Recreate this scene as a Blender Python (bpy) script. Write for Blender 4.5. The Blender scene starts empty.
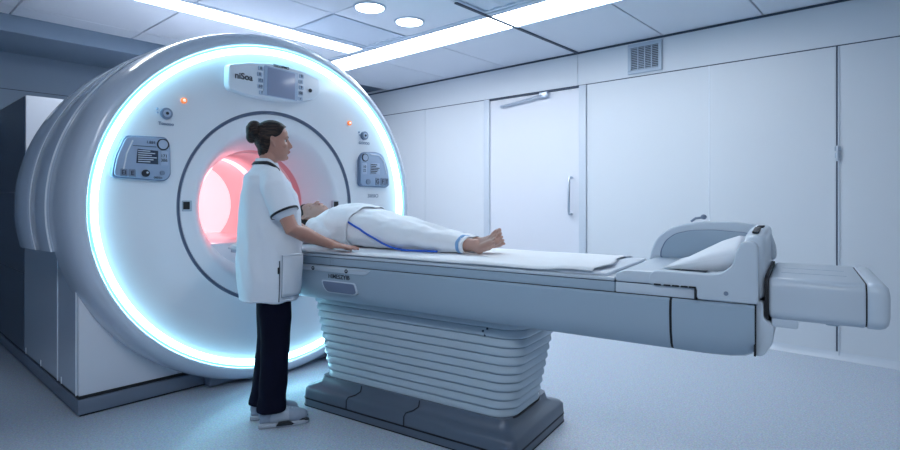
import bpy, bmesh, math, random
from mathutils import Vector, Matrix
random.seed(7)
SC = bpy.context.scene
COL = SC.collection
PI = math.pi
R = math.radians

# ------------------------------------------------------------------ materials
def mat(name, color, rough=0.5, metal=0.0, emit=None, strength=0.0, coat=0.0, spec=0.5, noise=0.0, nscale=8.0, bump=0.0, bscale=60.0, sss=0.0):
    m = bpy.data.materials.new(name); m.use_nodes = True
    nt = m.node_tree; b = nt.nodes['Principled BSDF']
    b.inputs['Base Color'].default_value = (*color, 1)
    b.inputs['Roughness'].default_value = rough
    b.inputs['Metallic'].default_value = metal
    b.inputs['Specular IOR Level'].default_value = spec
    b.inputs['Coat Weight'].default_value = coat
    b.inputs['Coat Roughness'].default_value = 0.08
    if sss:
        b.inputs['Subsurface Weight'].default_value = sss
        b.inputs['Subsurface Radius'].default_value = (0.01, 0.004, 0.002)
        b.inputs['Subsurface Scale'].default_value = 0.5
    if emit:
        b.inputs['Emission Color'].default_value = (*emit, 1)
        b.inputs['Emission Strength'].default_value = strength
    tc = nt.nodes.new('ShaderNodeTexCoord')
    if noise:
        n = nt.nodes.new('ShaderNodeTexNoise'); n.inputs['Scale'].default_value = nscale; n.inputs['Detail'].default_value = 4
        nt.links.new(tc.outputs['Object'], n.inputs['Vector'])
        mx = nt.nodes.new('ShaderNodeMix'); mx.data_type = 'RGBA'
        mx.inputs['A'].default_value = (*[c * (1 - noise) for c in color], 1)
        mx.inputs['B'].default_value = (*[min(1, c * (1 + noise)) for c in color], 1)
        nt.links.new(n.outputs['Fac'], mx.inputs['Factor']); nt.links.new(mx.outputs['Result'], b.inputs['Base Color'])
    if bump:
        n2 = nt.nodes.new('ShaderNodeTexNoise'); n2.inputs['Scale'].default_value = bscale; n2.inputs['Detail'].default_value = 3
        nt.links.new(tc.outputs['Object'], n2.inputs['Vector'])
        bp = nt.nodes.new('ShaderNodeBump'); bp.inputs['Strength'].default_value = bump; bp.inputs['Distance'].default_value = 0.01
        nt.links.new(n2.outputs['Fac'], bp.inputs['Height']); nt.links.new(bp.outputs['Normal'], b.inputs['Normal'])
    return m

def floor_mat():
    m = mat('speckled_vinyl', (0.44, 0.54, 0.68), 0.33)
    nt = m.node_tree; b = nt.nodes['Principled BSDF']
    tc = nt.nodes.new('ShaderNodeTexCoord')
    v = nt.nodes.new('ShaderNodeTexNoise'); v.inputs['Scale'].default_value = 115; v.inputs['Detail'].default_value = 6; v.inputs['Roughness'].default_value = 0.75
    v2 = nt.nodes.new('ShaderNodeTexVoronoi'); v2.inputs['Scale'].default_value = 120
    nt.links.new(tc.outputs['Object'], v.inputs['Vector']); nt.links.new(tc.outputs['Object'], v2.inputs['Vector'])
    cr = nt.nodes.new('ShaderNodeValToRGB')
    cr.color_ramp.elements[0].position = 0.33; cr.color_ramp.elements[0].color = (0.27, 0.35, 0.46, 1)
    cr.color_ramp.elements[1].position = 0.66; cr.color_ramp.elements[1].color = (0.58, 0.65, 0.74, 1)
    nt.links.new(v.outputs['Fac'], cr.inputs['Fac'])
    mx = nt.nodes.new('ShaderNodeMix'); mx.data_type = 'RGBA'; mx.blend_type = 'SOFT_LIGHT'; mx.inputs['Factor'].default_value = 0.25
    nt.links.new(cr.outputs['Color'], mx.inputs['A']); nt.links.new(v2.outputs['Color'], mx.inputs['B'])
    hs = nt.nodes.new('ShaderNodeHueSaturation'); hs.inputs['Saturation'].default_value = 0.9
    nt.links.new(mx.outputs['Result'], hs.inputs['Color']); nt.links.new(hs.outputs['Color'], b.inputs['Base Color'])
    return m

def hair_mat():
    m = mat('brown_hair', (0.02, 0.012, 0.01), 0.5, spec=0.25)
    nt = m.node_tree; b = nt.nodes['Principled BSDF']
    tc = nt.nodes.new('ShaderNodeTexCoord'); mp = nt.nodes.new('ShaderNodeMapping')
    mp.inputs['Rotation'].default_value = (0, R(35), 0); mp.inputs['Scale'].default_value = (14, 130, 130)
    n = nt.nodes.new('ShaderNodeTexNoise'); n.inputs['Scale'].default_value = 1.0; n.inputs['Detail'].default_value = 3
    nt.links.new(tc.outputs['Object'], mp.inputs['Vector']); nt.links.new(mp.outputs['Vector'], n.inputs['Vector'])
    cr = nt.nodes.new('ShaderNodeValToRGB')
    cr.color_ramp.elements[0].position = 0.42; cr.color_ramp.elements[0].color = (0.010, 0.007, 0.008, 1)
    cr.color_ramp.elements[1].position = 0.74; cr.color_ramp.elements[1].color = (0.062, 0.036, 0.028, 1)
    nt.links.new(n.outputs['Fac'], cr.inputs['Fac']); nt.links.new(cr.outputs['Color'], b.inputs['Base Color'])
    bp = nt.nodes.new('ShaderNodeBump'); bp.inputs['Strength'].default_value = 0.6; bp.inputs['Distance'].default_value = 0.006
    nt.links.new(n.outputs['Fac'], bp.inputs['Height']); nt.links.new(bp.outputs['Normal'], b.inputs['Normal'])
    return m

M = dict(
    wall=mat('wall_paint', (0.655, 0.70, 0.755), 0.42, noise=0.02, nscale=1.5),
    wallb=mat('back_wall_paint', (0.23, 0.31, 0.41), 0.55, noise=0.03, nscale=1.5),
    ceil=mat('ceiling_tile', (0.72, 0.76, 0.83), 0.7, bump=0.05, bscale=200),
    gap=mat('ceiling_gap', (0.10, 0.14, 0.20), 0.7),
    tbar=mat('ceiling_tee', (0.55, 0.64, 0.76), 0.5),
    floor=floor_mat(),
    door=mat('door_paint', (0.70, 0.73, 0.80), 0.4, noise=0.02, nscale=1.2),
    frame=mat('frame_paint', (0.56, 0.62, 0.70), 0.35),
    seam=mat('seam_dark', (0.05, 0.07, 0.11), 0.6),
    seaml=mat('seam_light', (0.8, 0.86, 0.93), 0.5),
    steel=mat('brushed_steel', (0.62, 0.68, 0.76), 0.28, metal=0.9),
    shell=mat('gantry_plastic', (0.56, 0.63, 0.74), 0.24, coat=0.5),
    band=mat('gantry_band', (0.44, 0.52, 0.64), 0.22, coat=0.5),
    face=mat('gantry_white', (0.76, 0.81, 0.88), 0.3, coat=0.25),
    groove=mat('gantry_groove', (0.15, 0.20, 0.31), 0.4),
    plinth=mat('plinth_grey', (0.15, 0.19, 0.26), 0.45),
    black=mat('black_rubber', (0.008, 0.01, 0.014), 0.6),
    pedestal=mat('pedestal_gloss', (0.74, 0.78, 0.86), 0.18, coat=0.4),
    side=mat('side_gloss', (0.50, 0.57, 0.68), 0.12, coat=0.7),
    darkside=mat('housing_side_shade', (0.06, 0.09, 0.14), 0.3),  # shade on the housing's left side, put into the colour
    ring=mat('light_ring', (0.8, 0.95, 1), 0.4, emit=(0.38, 0.82, 1.0), strength=18.0),
    ringhalo=mat('light_ring_halo', (0.3, 0.8, 1), 0.4, emit=(0.18, 0.60, 0.86), strength=1.1),
    bore=mat('bore_liner', (0.85, 0.62, 0.64), 0.35),
    borerim=mat('bore_rim', (0.62, 0.30, 0.34), 0.35),
    boreglow=mat('bore_light', (1, 0.8, 0.8), 0.4, emit=(1.0, 0.36, 0.40), strength=1.6),
    boreend=mat('bore_end_glow', (1, 0.9, 0.9), 0.4, emit=(1.0, 0.66, 0.71), strength=0.7),
    panel=mat('panel_blue_grey', (0.33, 0.43, 0.60), 0.35),
    panellight=mat('panel_light', (0.42, 0.52, 0.68), 0.35),
    console=mat('console_white', (0.74, 0.80, 0.88), 0.32),
    screen=mat('grey_screen', (0.30, 0.34, 0.48), 0.2),
    screend=mat('dark_screen', (0.04, 0.055, 0.09), 0.2),
    btn=mat('button_grey', (0.20, 0.26, 0.37), 0.4),
    ink=mat('ink', (0.02, 0.025, 0.04), 0.6),
    inkl=mat('ink_light', (0.55, 0.64, 0.76), 0.6),
    lamp=mat('orange_lamp', (0.8, 0.25, 0.08), 0.3, emit=(1.0, 0.25, 0.08), strength=0.7),
    lampc=mat('lamp_lens', (0.9, 0.8, 0.7), 0.3, emit=(1.0, 0.75, 0.55), strength=0.7),
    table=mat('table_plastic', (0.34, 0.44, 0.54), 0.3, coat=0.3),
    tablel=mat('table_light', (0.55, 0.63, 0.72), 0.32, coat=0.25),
    bellows=mat('bellows_plastic', (0.45, 0.55, 0.64), 0.34, coat=0.2),
    base=mat('base_grey', (0.095, 0.125, 0.175), 0.36, coat=0.15),
    mattress=mat('mattress_vinyl', (0.70, 0.76, 0.84), 0.5),
    sheet=mat('white_sheet', (0.86, 0.89, 0.93), 0.85, bump=0.15, bscale=35),
    gown=mat('white_gown', (0.84, 0.87, 0.92), 0.85, bump=0.5, bscale=14),
    blue=mat('blue_piping', (0.02, 0.12, 0.62), 0.6),
    bluec=mat('pale_blue_cuff', (0.22, 0.42, 0.72), 0.7),
    tunic=mat('white_tunic', (0.72, 0.78, 0.86), 0.85, bump=0.5, bscale=14),
    navy=mat('navy_trousers', (0.005, 0.006, 0.018), 0.9, spec=0.12, bump=0.3, bscale=14),
    trim=mat('black_trim', (0.012, 0.012, 0.02), 0.7),
    skin=mat('skin', (0.47, 0.245, 0.19), 0.5, sss=0.1, noise=0.06, nscale=30),
    skinp=mat('patient_skin', (0.52, 0.32, 0.26), 0.5, sss=0.1, noise=0.06, nscale=30),
    lip=mat('lips', (0.40, 0.16, 0.15), 0.45),
    eye=mat('eye', (0.6, 0.6, 0.6), 0.2),
    iris=mat('iris', (0.03, 0.02, 0.015), 0.2),
    hair=hair_mat(),
    shoe=mat('grey_shoe', (0.30, 0.36, 0.46), 0.7, noise=0.1, nscale=60),
    shoel=mat('pale_overlay', (0.40, 0.46, 0.54), 0.7),
    sole=mat('pale_sole', (0.40, 0.45, 0.53), 0.6),
    strip=mat('strip_light', (1, 1, 1), 0.4, emit=(0.91, 0.955, 1.0), strength=15.0),
    down=mat('downlight_lens', (1, 1, 1), 0.4, emit=(0.86, 0.95, 1.0), strength=14.0),
    louver=mat('louver_blue', (0.60, 0.67, 0.77), 0.45),
    vent=mat('vent_dark', (0.05, 0.06, 0.08), 0.6),
    ventf=mat('vent_frame', (0.42, 0.50, 0.60), 0.4),
    cushion=mat('cushion_white', (0.80, 0.84, 0.90), 0.6),
)

# ------------------------------------------------------------------ mesh helpers
class MB:
    def __init__(s): s.bm = bmesh.new()
    def box(s, x0, x1, y0, y1, z0, z1, bev=0.0, seg=2):
        t = bmesh.new()
        bmesh.ops.create_cube(t, size=1)
        for v in t.verts:
            v.co = Vector(((x0 + x1) / 2 + v.co.x * (x1 - x0), (y0 + y1) / 2 + v.co.y * (y1 - y0), (z0 + z1) / 2 + v.co.z * (z1 - z0)))
        if bev: bmesh.ops.bevel(t, geom=t.edges[:], offset=bev, segments=seg, affect='EDGES', profile=0.5)
        return s._merge(t)
    def _merge(s, t, mtx=None):
        if mtx is not None: bmesh.ops.transform(t, matrix=mtx, verts=t.verts)
        me = bpy.data.meshes.new('tmp'); t.to_mesh(me); t.free(); s.bm.from_mesh(me); bpy.data.meshes.remove(me); return s
    def prism(s, pts, axis, a0, a1, bev=0.0, seg=2):
        """polygon pts extruded along axis: 'x' pts=(y,z), 'y' pts=(x,z), 'z' pts=(x,y)"""
        t = bmesh.new()
        def P(p, a):
            return {'x': (a, p[0], p[1]), 'y': (p[0], a, p[1]), 'z': (p[0], p[1], a)}[axis]
        v0 = [t.verts.new(P(p, a0)) for p in pts]; v1 = [t.verts.new(P(p, a1)) for p in pts]
        f0 = t.faces.new(v0); f1 = t.faces.new(list(reversed(v1)))
        n = len(pts)
        for i in range(n): t.faces.new((v0[i], v1[i], v1[(i + 1) % n], v0[(i + 1) % n]))
        bmesh.ops.recalc_face_normals(t, faces=t.faces)
        if bev:
            ed = list({e for f in t.faces if len(f.verts) == n for e in f.edges})
            bmesh.ops.bevel(t, geom=ed, offset=bev, segments=seg, affect='EDGES', profile=0.5)
        return s._merge(t)
    def loft(s, rings, cap=True, closed=True):
        t = bmesh.new()
        vs = [[t.verts.new(p) for p in r] for r in rings]
        for a, b in zip(vs, vs[1:]):
            n = len(a); rng = n if closed else n - 1
            for i in range(rng):
                try: t.faces.new((a[i], a[(i + 1) % n], b[(i + 1) % n], b[i]))
                except ValueError: pass
        if cap and closed:
            t.faces.new(list(reversed(vs[0]))); t.faces.new(vs[-1])
        bmesh.ops.recalc_face_normals(t, faces=t.faces)
        return s._merge(t)
    def tube(s, path, rad, n=10, flat=1.0, side=None):
        """tapering tube with rounded ends"""
        P = [Vector(p) for p in path]
        rr = rad if isinstance(rad, (list, tuple)) else [rad] * len(P)
        T = []
        for i in range(len(P)):
            d = (P[min(i + 1, len(P) - 1)] - P[max(i - 1, 0)]); T.append(d.normalized())
        u = Vector(side) if side else (Vector((0, 0, 1)) if abs(T[0].z) < 0.9 else Vector((1, 0, 0)))
        rings = []
        def ring(c, t, r, u):
            u = (u - t * u.dot(t)).normalized(); v = t.cross(u)
            return [c + u * math.cos(2 * PI * k / n) * r + v * math.sin(2 * PI * k / n) * r * flat for k in range(n)], u
        for ang in (80, 55, 28):
            q, u = ring(P[0] - T[0] * rr[0] * math.sin(R(ang)), T[0], rr[0] * math.cos(R(ang)), u); rings.append(q)
        for i in range(len(P)):
            q, u = ring(P[i], T[i], rr[i], u); rings.append(q)
        for ang in (28, 55, 80):
            q, u = ring(P[-1] + T[-1] * rr[-1] * math.sin(R(ang)), T[-1], rr[-1] * math.cos(R(ang)), u); rings.append(q)
        return s.loft(rings)
    def pipe(s, path, r, n=8):
        P = [Vector(p) for p in path]; rings = []; u = None
        for i in range(len(P)):
            t = (P[min(i + 1, len(P) - 1)] - P[max(i - 1, 0)]).normalized()
            if u is None: u = Vector((0, 0, 1)) if abs(t.z) < 0.9 else Vector((1, 0, 0))
            u = (u - t * u.dot(t)).normalized(); v = t.cross(u)
            rings.append([P[i] + (u * math.cos(2 * PI * k / n) + v * math.sin(2 * PI * k / n)) * r for k in range(n)])
        return s.loft(rings)
    def ell(s, c, r, rot=(0, 0, 0), n=20):
        t = bmesh.new(); bmesh.ops.create_uvsphere(t, u_segments=n, v_segments=max(8, n // 2), radius=1)
        from mathutils import Euler
        return s._merge(t, Matrix.Translation(c) @ Euler(rot).to_matrix().to_4x4() @ Matrix.Diagonal((*r, 1)))
    def cyl(s, c, r, h, axis='z', n=32, bev=0.0):
        t = bmesh.new(); bmesh.ops.create_cone(t, cap_ends=True, segments=n, radius1=r, radius2=r, depth=h)
        if bev:
            ed = [e for f in t.faces if len(f.verts) == n for e in f.edges]
            bmesh.ops.bevel(t, geom=list(set(ed)), offset=bev, segments=2, affect='EDGES')
        m = {'z': Matrix(), 'y': Matrix.Rotation(PI / 2, 4, 'X'), 'x': Matrix.Rotation(PI / 2, 4, 'Y')}[axis]
        return s._merge(t, Matrix.Translation(c) @ m)
    def lathe(s, prof, cx, cz, n=160, a0=0.0, a1=2 * PI, zmin=None, close=False):
        """prof points (rx, rz, y) swept round a y axis through (cx, cz)"""
        full = abs(a1 - a0 - 2 * PI) < 1e-6
        rings = []
        for k in range(n if full else n + 1):
            a = a0 + (a1 - a0) * k / n
            r = []
            for pt in prof:
                ra, rb, y = pt[:3]; ox = pt[3] if len(pt) > 3 else 0.0
                z = cz + rb * math.sin(a)
                if zmin is not None: z = max(z, zmin)
                r.append((cx + ox + ra * math.cos(a), y, z))
            rings.append(r)
        t = bmesh.new(); vs = [[t.verts.new(p) for p in r] for r in rings]
        cnt = len(rings); m = len(prof)
        for k in range(cnt if full else cnt - 1):
            a, b = vs[k], vs[(k + 1) % cnt]
            for i in range(m if close else m - 1):
                t.faces.new((a[i], a[(i + 1) % m], b[(i + 1) % m], b[i]))
        if close and not full:
            t.faces.new(vs[0]); t.faces.new(list(reversed(vs[-1])))
        bmesh.ops.remove_doubles(t, verts=t.verts, dist=1e-6)
        bmesh.ops.recalc_face_normals(t, faces=t.faces)
        return s._merge(t)
    def build(s, name, m, parent=None, angle=35, smooth=True):
        me = bpy.data.meshes.new(name); s.bm.to_mesh(me); s.bm.free()
        return link(name, me, m, parent, angle, smooth)

def link(name, me, m, parent=None, angle=35, smooth=True):
    o = bpy.data.objects.new(name, me); COL.objects.link(o)
    me.materials.clear(); me.materials.append(m)
    if smooth:
        me.polygons.foreach_set('use_smooth', [True] * len(me.polygons))
        if angle < 180: me.set_sharp_from_angle(angle=R(angle))
    if parent: o.parent = parent
    return o

def remesh(mb, voxel, smooth=2, fac=0.5):
    """fuse overlapping closed volumes of mb into one continuous skin"""
    me = bpy.data.meshes.new('tmp'); mb.bm.to_mesh(me); mb.bm.free()
    o = bpy.data.objects.new('tmp', me); COL.objects.link(o)
    r = o.modifiers.new('r', 'REMESH'); r.mode = 'VOXEL'; r.voxel_size = voxel
    if smooth:
        q = o.modifiers.new('s', 'SMOOTH'); q.iterations = smooth; q.factor = fac
    dg = bpy.context.evaluated_depsgraph_get()
    out = bpy.data.meshes.new_from_object(o.evaluated_get(dg))
    bpy.data.objects.remove(o); bpy.data.meshes.remove(me)
    return out

def text(name, body, size, m, parent, loc, rot=(PI / 2, 0, 0), bold=0.0, sx=1.0):
    cu = bpy.data.curves.new('tmp', 'FONT'); cu.body = body; cu.size = size; cu.extrude = 0.0008; cu.offset = bold
    cu.align_x = 'CENTER'; cu.align_y = 'CENTER'
    o = bpy.data.objects.new('tmp', cu); COL.objects.link(o)
    me = bpy.data.meshes.new_from_object(o.evaluated_get(bpy.context.evaluated_depsgraph_get()))
    bpy.data.objects.remove(o); bpy.data.curves.remove(cu)
    from mathutils import Euler
    me.transform(Matrix.Translation(loc) @ Euler(rot).to_matrix().to_4x4() @ Matrix.Diagonal((sx, 1, 1, 1)))
    return link(name, me, m, parent, smooth=False)

def tag(o, label=None, cat=None, group=None, kind=None):
    for k, v in (('label', label), ('category', cat), ('group', group), ('kind', kind)):
        if v: o[k] = v
    return o
def thing(name, label, cat, loc=(0, 0, 0), rz=0.0, group=None):
    o = bpy.data.objects.new(name, None); COL.objects.link(o); o.location = loc; o.rotation_euler = (0, 0, rz)
    return tag(o, label, cat, group)
class At:
    """builder that subtracts a thing's base so parts can be drawn in room coordinates"""
    pass
def place(o, root):
    """parent a part drawn in room coordinates"""
    inv = Matrix.Translation(root.location) @ Matrix.Rotation(root.rotation_euler.z, 4, 'Z')
    o.data.transform(inv.inverted()); o.parent = root; return o
def struct(o): o['kind'] = 'structure'; return o

# ------------------------------------------------------------------ room  (x along the scanner face, y along the bore, z up)
WX, BY, CH = 5.16, 6.6, 2.8
LX, FY = -1.6, -2.6
f = MB().box(LX, WX + 0.1, FY, BY + 0.1, -0.08, 0.0).build('floor', M['floor']); struct(f)

# ceiling: backing board + tiles in one mesh
struct(MB().box(LX, WX + 0.1, FY, BY + 0.1, CH + 0.03, CH + 0.1).build('ceiling_backing', M['gap']))
YG = [FY, -1.75, -0.82, 0.11, 1.06, 1.9, 2.8, 3.735, 4.65, 5.5, 5.78]
XG = [LX, -0.92, 0.0, 0.92, 1.845, 2.72, 3.575]
c = MB()
holes = [(1.0, 3.62, 4.35, 4.63)]
def tile(x0, x1, y0, y1, g=0.006):
    c.box(x0 + g, x1 - g, y0 + g, y1 - g, CH, CH + 0.028, 0.003, 1)
STRIPS_X = [(4.34, 4.65), (1.9, 2.2), (-0.82, -0.52)]      # rows holding cross strips
for j in range(len(YG) - 1):
    for i in range(len(XG) - 1):
        x0, x1, y0, y1 = XG[i], XG[i + 1], YG[j], YG[j + 1]
        if j in (8,) : pass
        if j == 7 and x0 >= 0.9:            # row under the cross strip light
            y1 = 4.335
        if j == 7 and x0 < 0.9: pass
        if j == 7 and 2.7 < x1 and x0 > 2.6: continue       # louvre panel bay
        if j == 6 and x0 > 2.6: pass
        if j == 5 and x0 > 2.6: continue                      # second louvre bay
        tile(x0, x1, y0, y1)
for j in range(len(YG) - 1):
    tile(4.05, WX - 0.005, YG[j], YG[j + 1])
struct(c.build('ceiling', M['ceil'], smooth=False))
# tee bars (raised metal edges along the lights)
t = MB()
t.box(3.575, 3.625, FY, 5.5, CH - 0.006, CH + 0.02, 0.003, 1)
t.box(4.02, 4.045, FY, 5.5, CH - 0.006, CH + 0.02, 0.003, 1)
t.box(0.92, 3.575, 4.335, 4.36, CH - 0.006, CH + 0.02, 0.003, 1)
t.box(0.92, 3.575, 4.625, 4.65, CH - 0.006, CH + 0.02, 0.003, 1)
struct(t.build('trim_1', M['tbar'], smooth=False))
t = MB(); t.box(3.2, WX, 2.780, 2.812, CH - 0.012, CH + 0.0, 0.002, 1)
struct(t.build('trim_2', M['seam'], smooth=False))

# strip lights
def strip(x0, x1, y0, y1, label):
    o = thing('strip_light', label, 'ceiling light', ((x0 + x1) / 2, (y0 + y1) / 2, CH), group='recessed strip lights')
    place(MB().box(x0, x1, y0, y1, CH - 0.002, CH + 0.012, 0.002, 1).build('diffuser', M['strip'], smooth=False), o)
    e = 0.008
    h = MB()
    h.box(x0 - e, x1 + e, y0 - e, y0, CH - 0.008, CH + 0.02); h.box(x0 - e, x1 + e, y1, y1 + e, CH - 0.008, CH + 0.02)
    h.box(x0 - e, x0, y0, y1, CH - 0.008, CH + 0.02); h.box(x1, x1 + e, y0, y1, CH - 0.008, CH + 0.02)
    place(h.build('frame', M['tbar'], smooth=False), o)
strip(0.95, 3.55, 4.37, 4.615, 'recessed strip light running crosswise above the ring of the scanner')
strip(3.64, 4.01, 0.9, 5.42, 'long recessed strip light running parallel to the door wall')

# downlights
for (x, y, lb) in ((2.82, 3.385, 'round downlight farther from the long strip light'), (3.277, 3.40, 'round downlight close beside the long strip light')):
    o = thing('downlight', lb, 'ceiling light', (x, y, CH), group='round ceiling downlights')
    place(MB().cyl((x, y, CH - 0.006), 0.112, 0.012, n=48).build('lens', M['down']), o)
    rr = MB()
    rr.bm.free(); rr.bm = bmesh.new()
    prof = [(0.113, CH - 0.001), (0.115, CH - 0.012), (0.128, CH - 0.012), (0.134, CH - 0.001)]
    rings = [[(x + r * math.cos(2 * PI * k / 48), y + r * math.sin(2 * PI * k / 48), z) for k in range(48)] for r, z in prof + prof[:1]]
    rr.loft(rings, cap=False); place(rr.build('rim', M['tbar']), o)

# louvre panels in the ceiling
def louvre(x0, x1, y0, y1, label, along='x'):
    o = thing('ceiling_louver', label, 'air diffuser', ((x0 + x1) / 2, (y0 + y1) / 2, CH), group='ceiling air diffusers')
    place(MB().box(x0, x1, y0, y1, CH + 0.012, CH + 0.028).build('backing', M['louver'], smooth=False), o)
    fr = MB(); e = 0.03
    for a in ((x0, x1, y0, y0 + e), (x0, x1, y1 - e, y1), (x0, x0 + e, y0 + e, y1 - e), (x1 - e, x1, y0 + e, y1 - e)): fr.box(*a, CH - 0.004, CH + 0.012, 0.002, 1)
    place(fr.build('frame', M['tbar'], smooth=False), o)
    s = MB(); n = 6
    for k in range(n):
        y = y0 + e + 0.006 + (y1 - y0 - 2 * e - 0.012) * (k + 0.5) / n
        s.prism([(y - 0.034, CH + 0.012), (y + 0.028, CH), (y + 0.034, CH + 0.002), (y - 0.028, CH + 0.013)], 'x', x0 + e, x1 - e)
    place(s.build('slat', M['louver'], smooth=False), o)
louvre(2.73, 3.56, 3.745, 4.32, 'wide slatted air diffuser between cross strip light and downlights')
louvre(2.73, 3.56, 1.91, 2.79, 'slatted air diffuser cut by the top edge beside the dark ceiling rail')

# right-hand wall (with the doors)
struct(MB().box(WX + 0.012, WX + 0.1, FY, BY + 0.1, 0, CH + 0.03).build('wall_right', M['wall']))
panels = [(-2.6, 0.548), (0.560, 1.488), (1.494, 2.69), (4.045, 5.05), (5.054, BY)]
for i, (a, b) in enumerate(panels):
    struct(MB().box(WX, WX + 0.012, a, b, 0.0, 2.443, 0.002, 1).build('wall_right_panel', M['wall']))
hp = MB(); hp.box(WX, WX + 0.012, FY, 2.79, 2.452, CH + 0.03, 0.002, 1); hp.box(WX, WX + 0.012, 2.797, BY, 2.452, CH + 0.03, 0.002, 1)
struct(hp.build('wall_right_header', M['wall']))
hs = MB(); hs.box(WX + 0.004, WX + 0.013, FY, BY, 2.44, 2.455); hs.box(WX + 0.004, WX + 0.013, 0.546, 0.562, 0.0, 2.45); hs.box(WX - 0.003, WX, FY, BY, CH - 0.02, CH)
struct(hs.build('trim_3', M['seam'], smooth=False))
struct(MB().box(WX - 0.006, WX + 0.002, 0.536, 0.548, 0.03, 2.44, 0.002, 1).build('trim_4', M['frame']))
struct(MB().box(WX - 0.003, WX + 0.002, 1.487, 1.4945, 0.03, 2.443).build('trim_5', M['seaml']))
bb = MB().prism([(WX, 0.0), (WX - 0.03, 0.0), (WX - 0.018, 0.012), (WX - 0.006, 0.03), (WX, 0.06)], 'y', FY, 2.69)
struct(bb.build('baseboard_right', M['frame']))
# hinge catch on the dark seam
o = thing('door_catch', 'small pale catch on the dark vertical wall seam', 'catch', (WX, 0.55, 1.6))
hc = MB(); hc.box(WX - 0.022, WX - 0.0065, 0.532, 0.566, 1.57, 1.61, 0.004); hc.box(WX - 0.018, WX - 0.0065, 0.526, 0.568, 1.625, 1.66, 0.004)
place(hc.build('plate', M['ventf']), o)
pn = MB(); pn.cyl((WX - 0.024, 0.549, 1.605), 0.007, 0.12); place(pn.build('pin', M['frame']), o)

# door
dr = thing('door_1', 'white flush door in the long wall', 'door', (WX, 3.36, 0)); dr['kind'] = 'structure'
place(MB().box(WX + 0.004, WX + 0.0115, 2.775, 3.96, 0.01, 2.425, 0.002, 1).build('leaf', M['door']), dr)
fr = MB(); fr.box(WX - 0.02, WX + 0.0115, 3.962, 4.043, 0, 2.443, 0.004); fr.box(WX - 0.02, WX + 0.0115, 2.692, 2.772, 0, 2.443, 0.004)
place(fr.build('frame', M['frame']), dr)
hd = MB(); hd.box(WX - 0.012, WX + 0.0115, 2.772, 3.962, 2.425, 2.444, 0.002, 1); hd.box(WX - 0.001, WX + 0.0115, 2.70, 2.708, 0, 2.443)  # dark strip above the leaf paints in the door frame's shading
place(hd.build('frame_shade_line', M['seam'], smooth=False), dr)
h = MB(); h.pipe([(WX, 2.868, 1.09), (WX - 0.05, 2.868, 1.09), (WX - 0.062, 2.867, 1.11), (WX - 0.062, 2.865, 1.46), (WX - 0.05, 2.864, 1.48), (WX, 2.864, 1.48)], 0.013, 10)
place(h.build('handle', M['steel']), dr)
h = MB(); h.pipe([(WX - 0.03, 3.78, 2.335), (WX - 0.045, 3.5, 2.358), (WX - 0.05, 3.2, 2.395)], 0.014, 8); h.box(WX - 0.06, WX + 0.002, 3.14, 3.24, 2.37, 2.425, 0.006); h.box(WX - 0.04, WX + 0.005, 3.75, 3.79, 2.32, 2.35, 0.004)
place(h.build('closer_arm', M['steel']), dr)

# wall vent
o = thing('wall_vent', 'square dark slatted vent grille high on the wall', 'vent', (WX, 2.07, 2.62))
y0, y1, z0, z1 = 1.905, 2.24, 2.475, 2.765
place(MB().box(WX - 0.006, WX - 0.001, y0 + 0.03, y1 - 0.03, z0 + 0.03, z1 - 0.03).build('backing', M['vent'], smooth=False), o)
fr = MB(); e = 0.035
for a in ((y0, y1, z0, z0 + e), (y0, y1, z1 - e, z1), (y0, y0 + e, z0 + e, z1 - e), (y1 - e, y1, z0 + e, z1 - e)): fr.box(WX - 0.02, WX - 0.001, *a, 0.003, 1)
place(fr.build('frame', M['ventf'], smooth=False), o)
s = MB()
for k in range(13):
    z = z0 + e + (z1 - z0 - 2 * e) * (k + 0.5) / 13
    s.prism([(WX - 0.016, z - 0.006), (WX - 0.006, z + 0.003), (WX - 0.006, z + 0.006), (WX - 0.016, z - 0.002)], 'y', y0 + e, y1 - e)
for k in range(3):
    y = y0 + e + (y1 - y0 - 2 * e) * (k + 1) / 4
    s.box(WX - 0.018, WX - 0.006, y - 0.004, y + 0.004, z0 + e, z1 - e)
place(s.build('slat', M['ventf'], smooth=False), o)

# back wall, left wall, ceiling bulkhead
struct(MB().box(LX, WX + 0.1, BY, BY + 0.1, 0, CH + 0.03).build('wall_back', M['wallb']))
struct(MB().box(LX - 0.1, LX, FY, BY + 0.1, 0, CH + 0.03).build('wall_left', M['wallb']))  # out of view; put in dark to keep light off the scanner's left side
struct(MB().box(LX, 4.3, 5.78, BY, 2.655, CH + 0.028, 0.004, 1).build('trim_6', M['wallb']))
struct(MB().box(LX, 4.3, BY - 0.004, BY + 0.002, 2.30, 2.306).build('trim_7', M['seam']))
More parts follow.
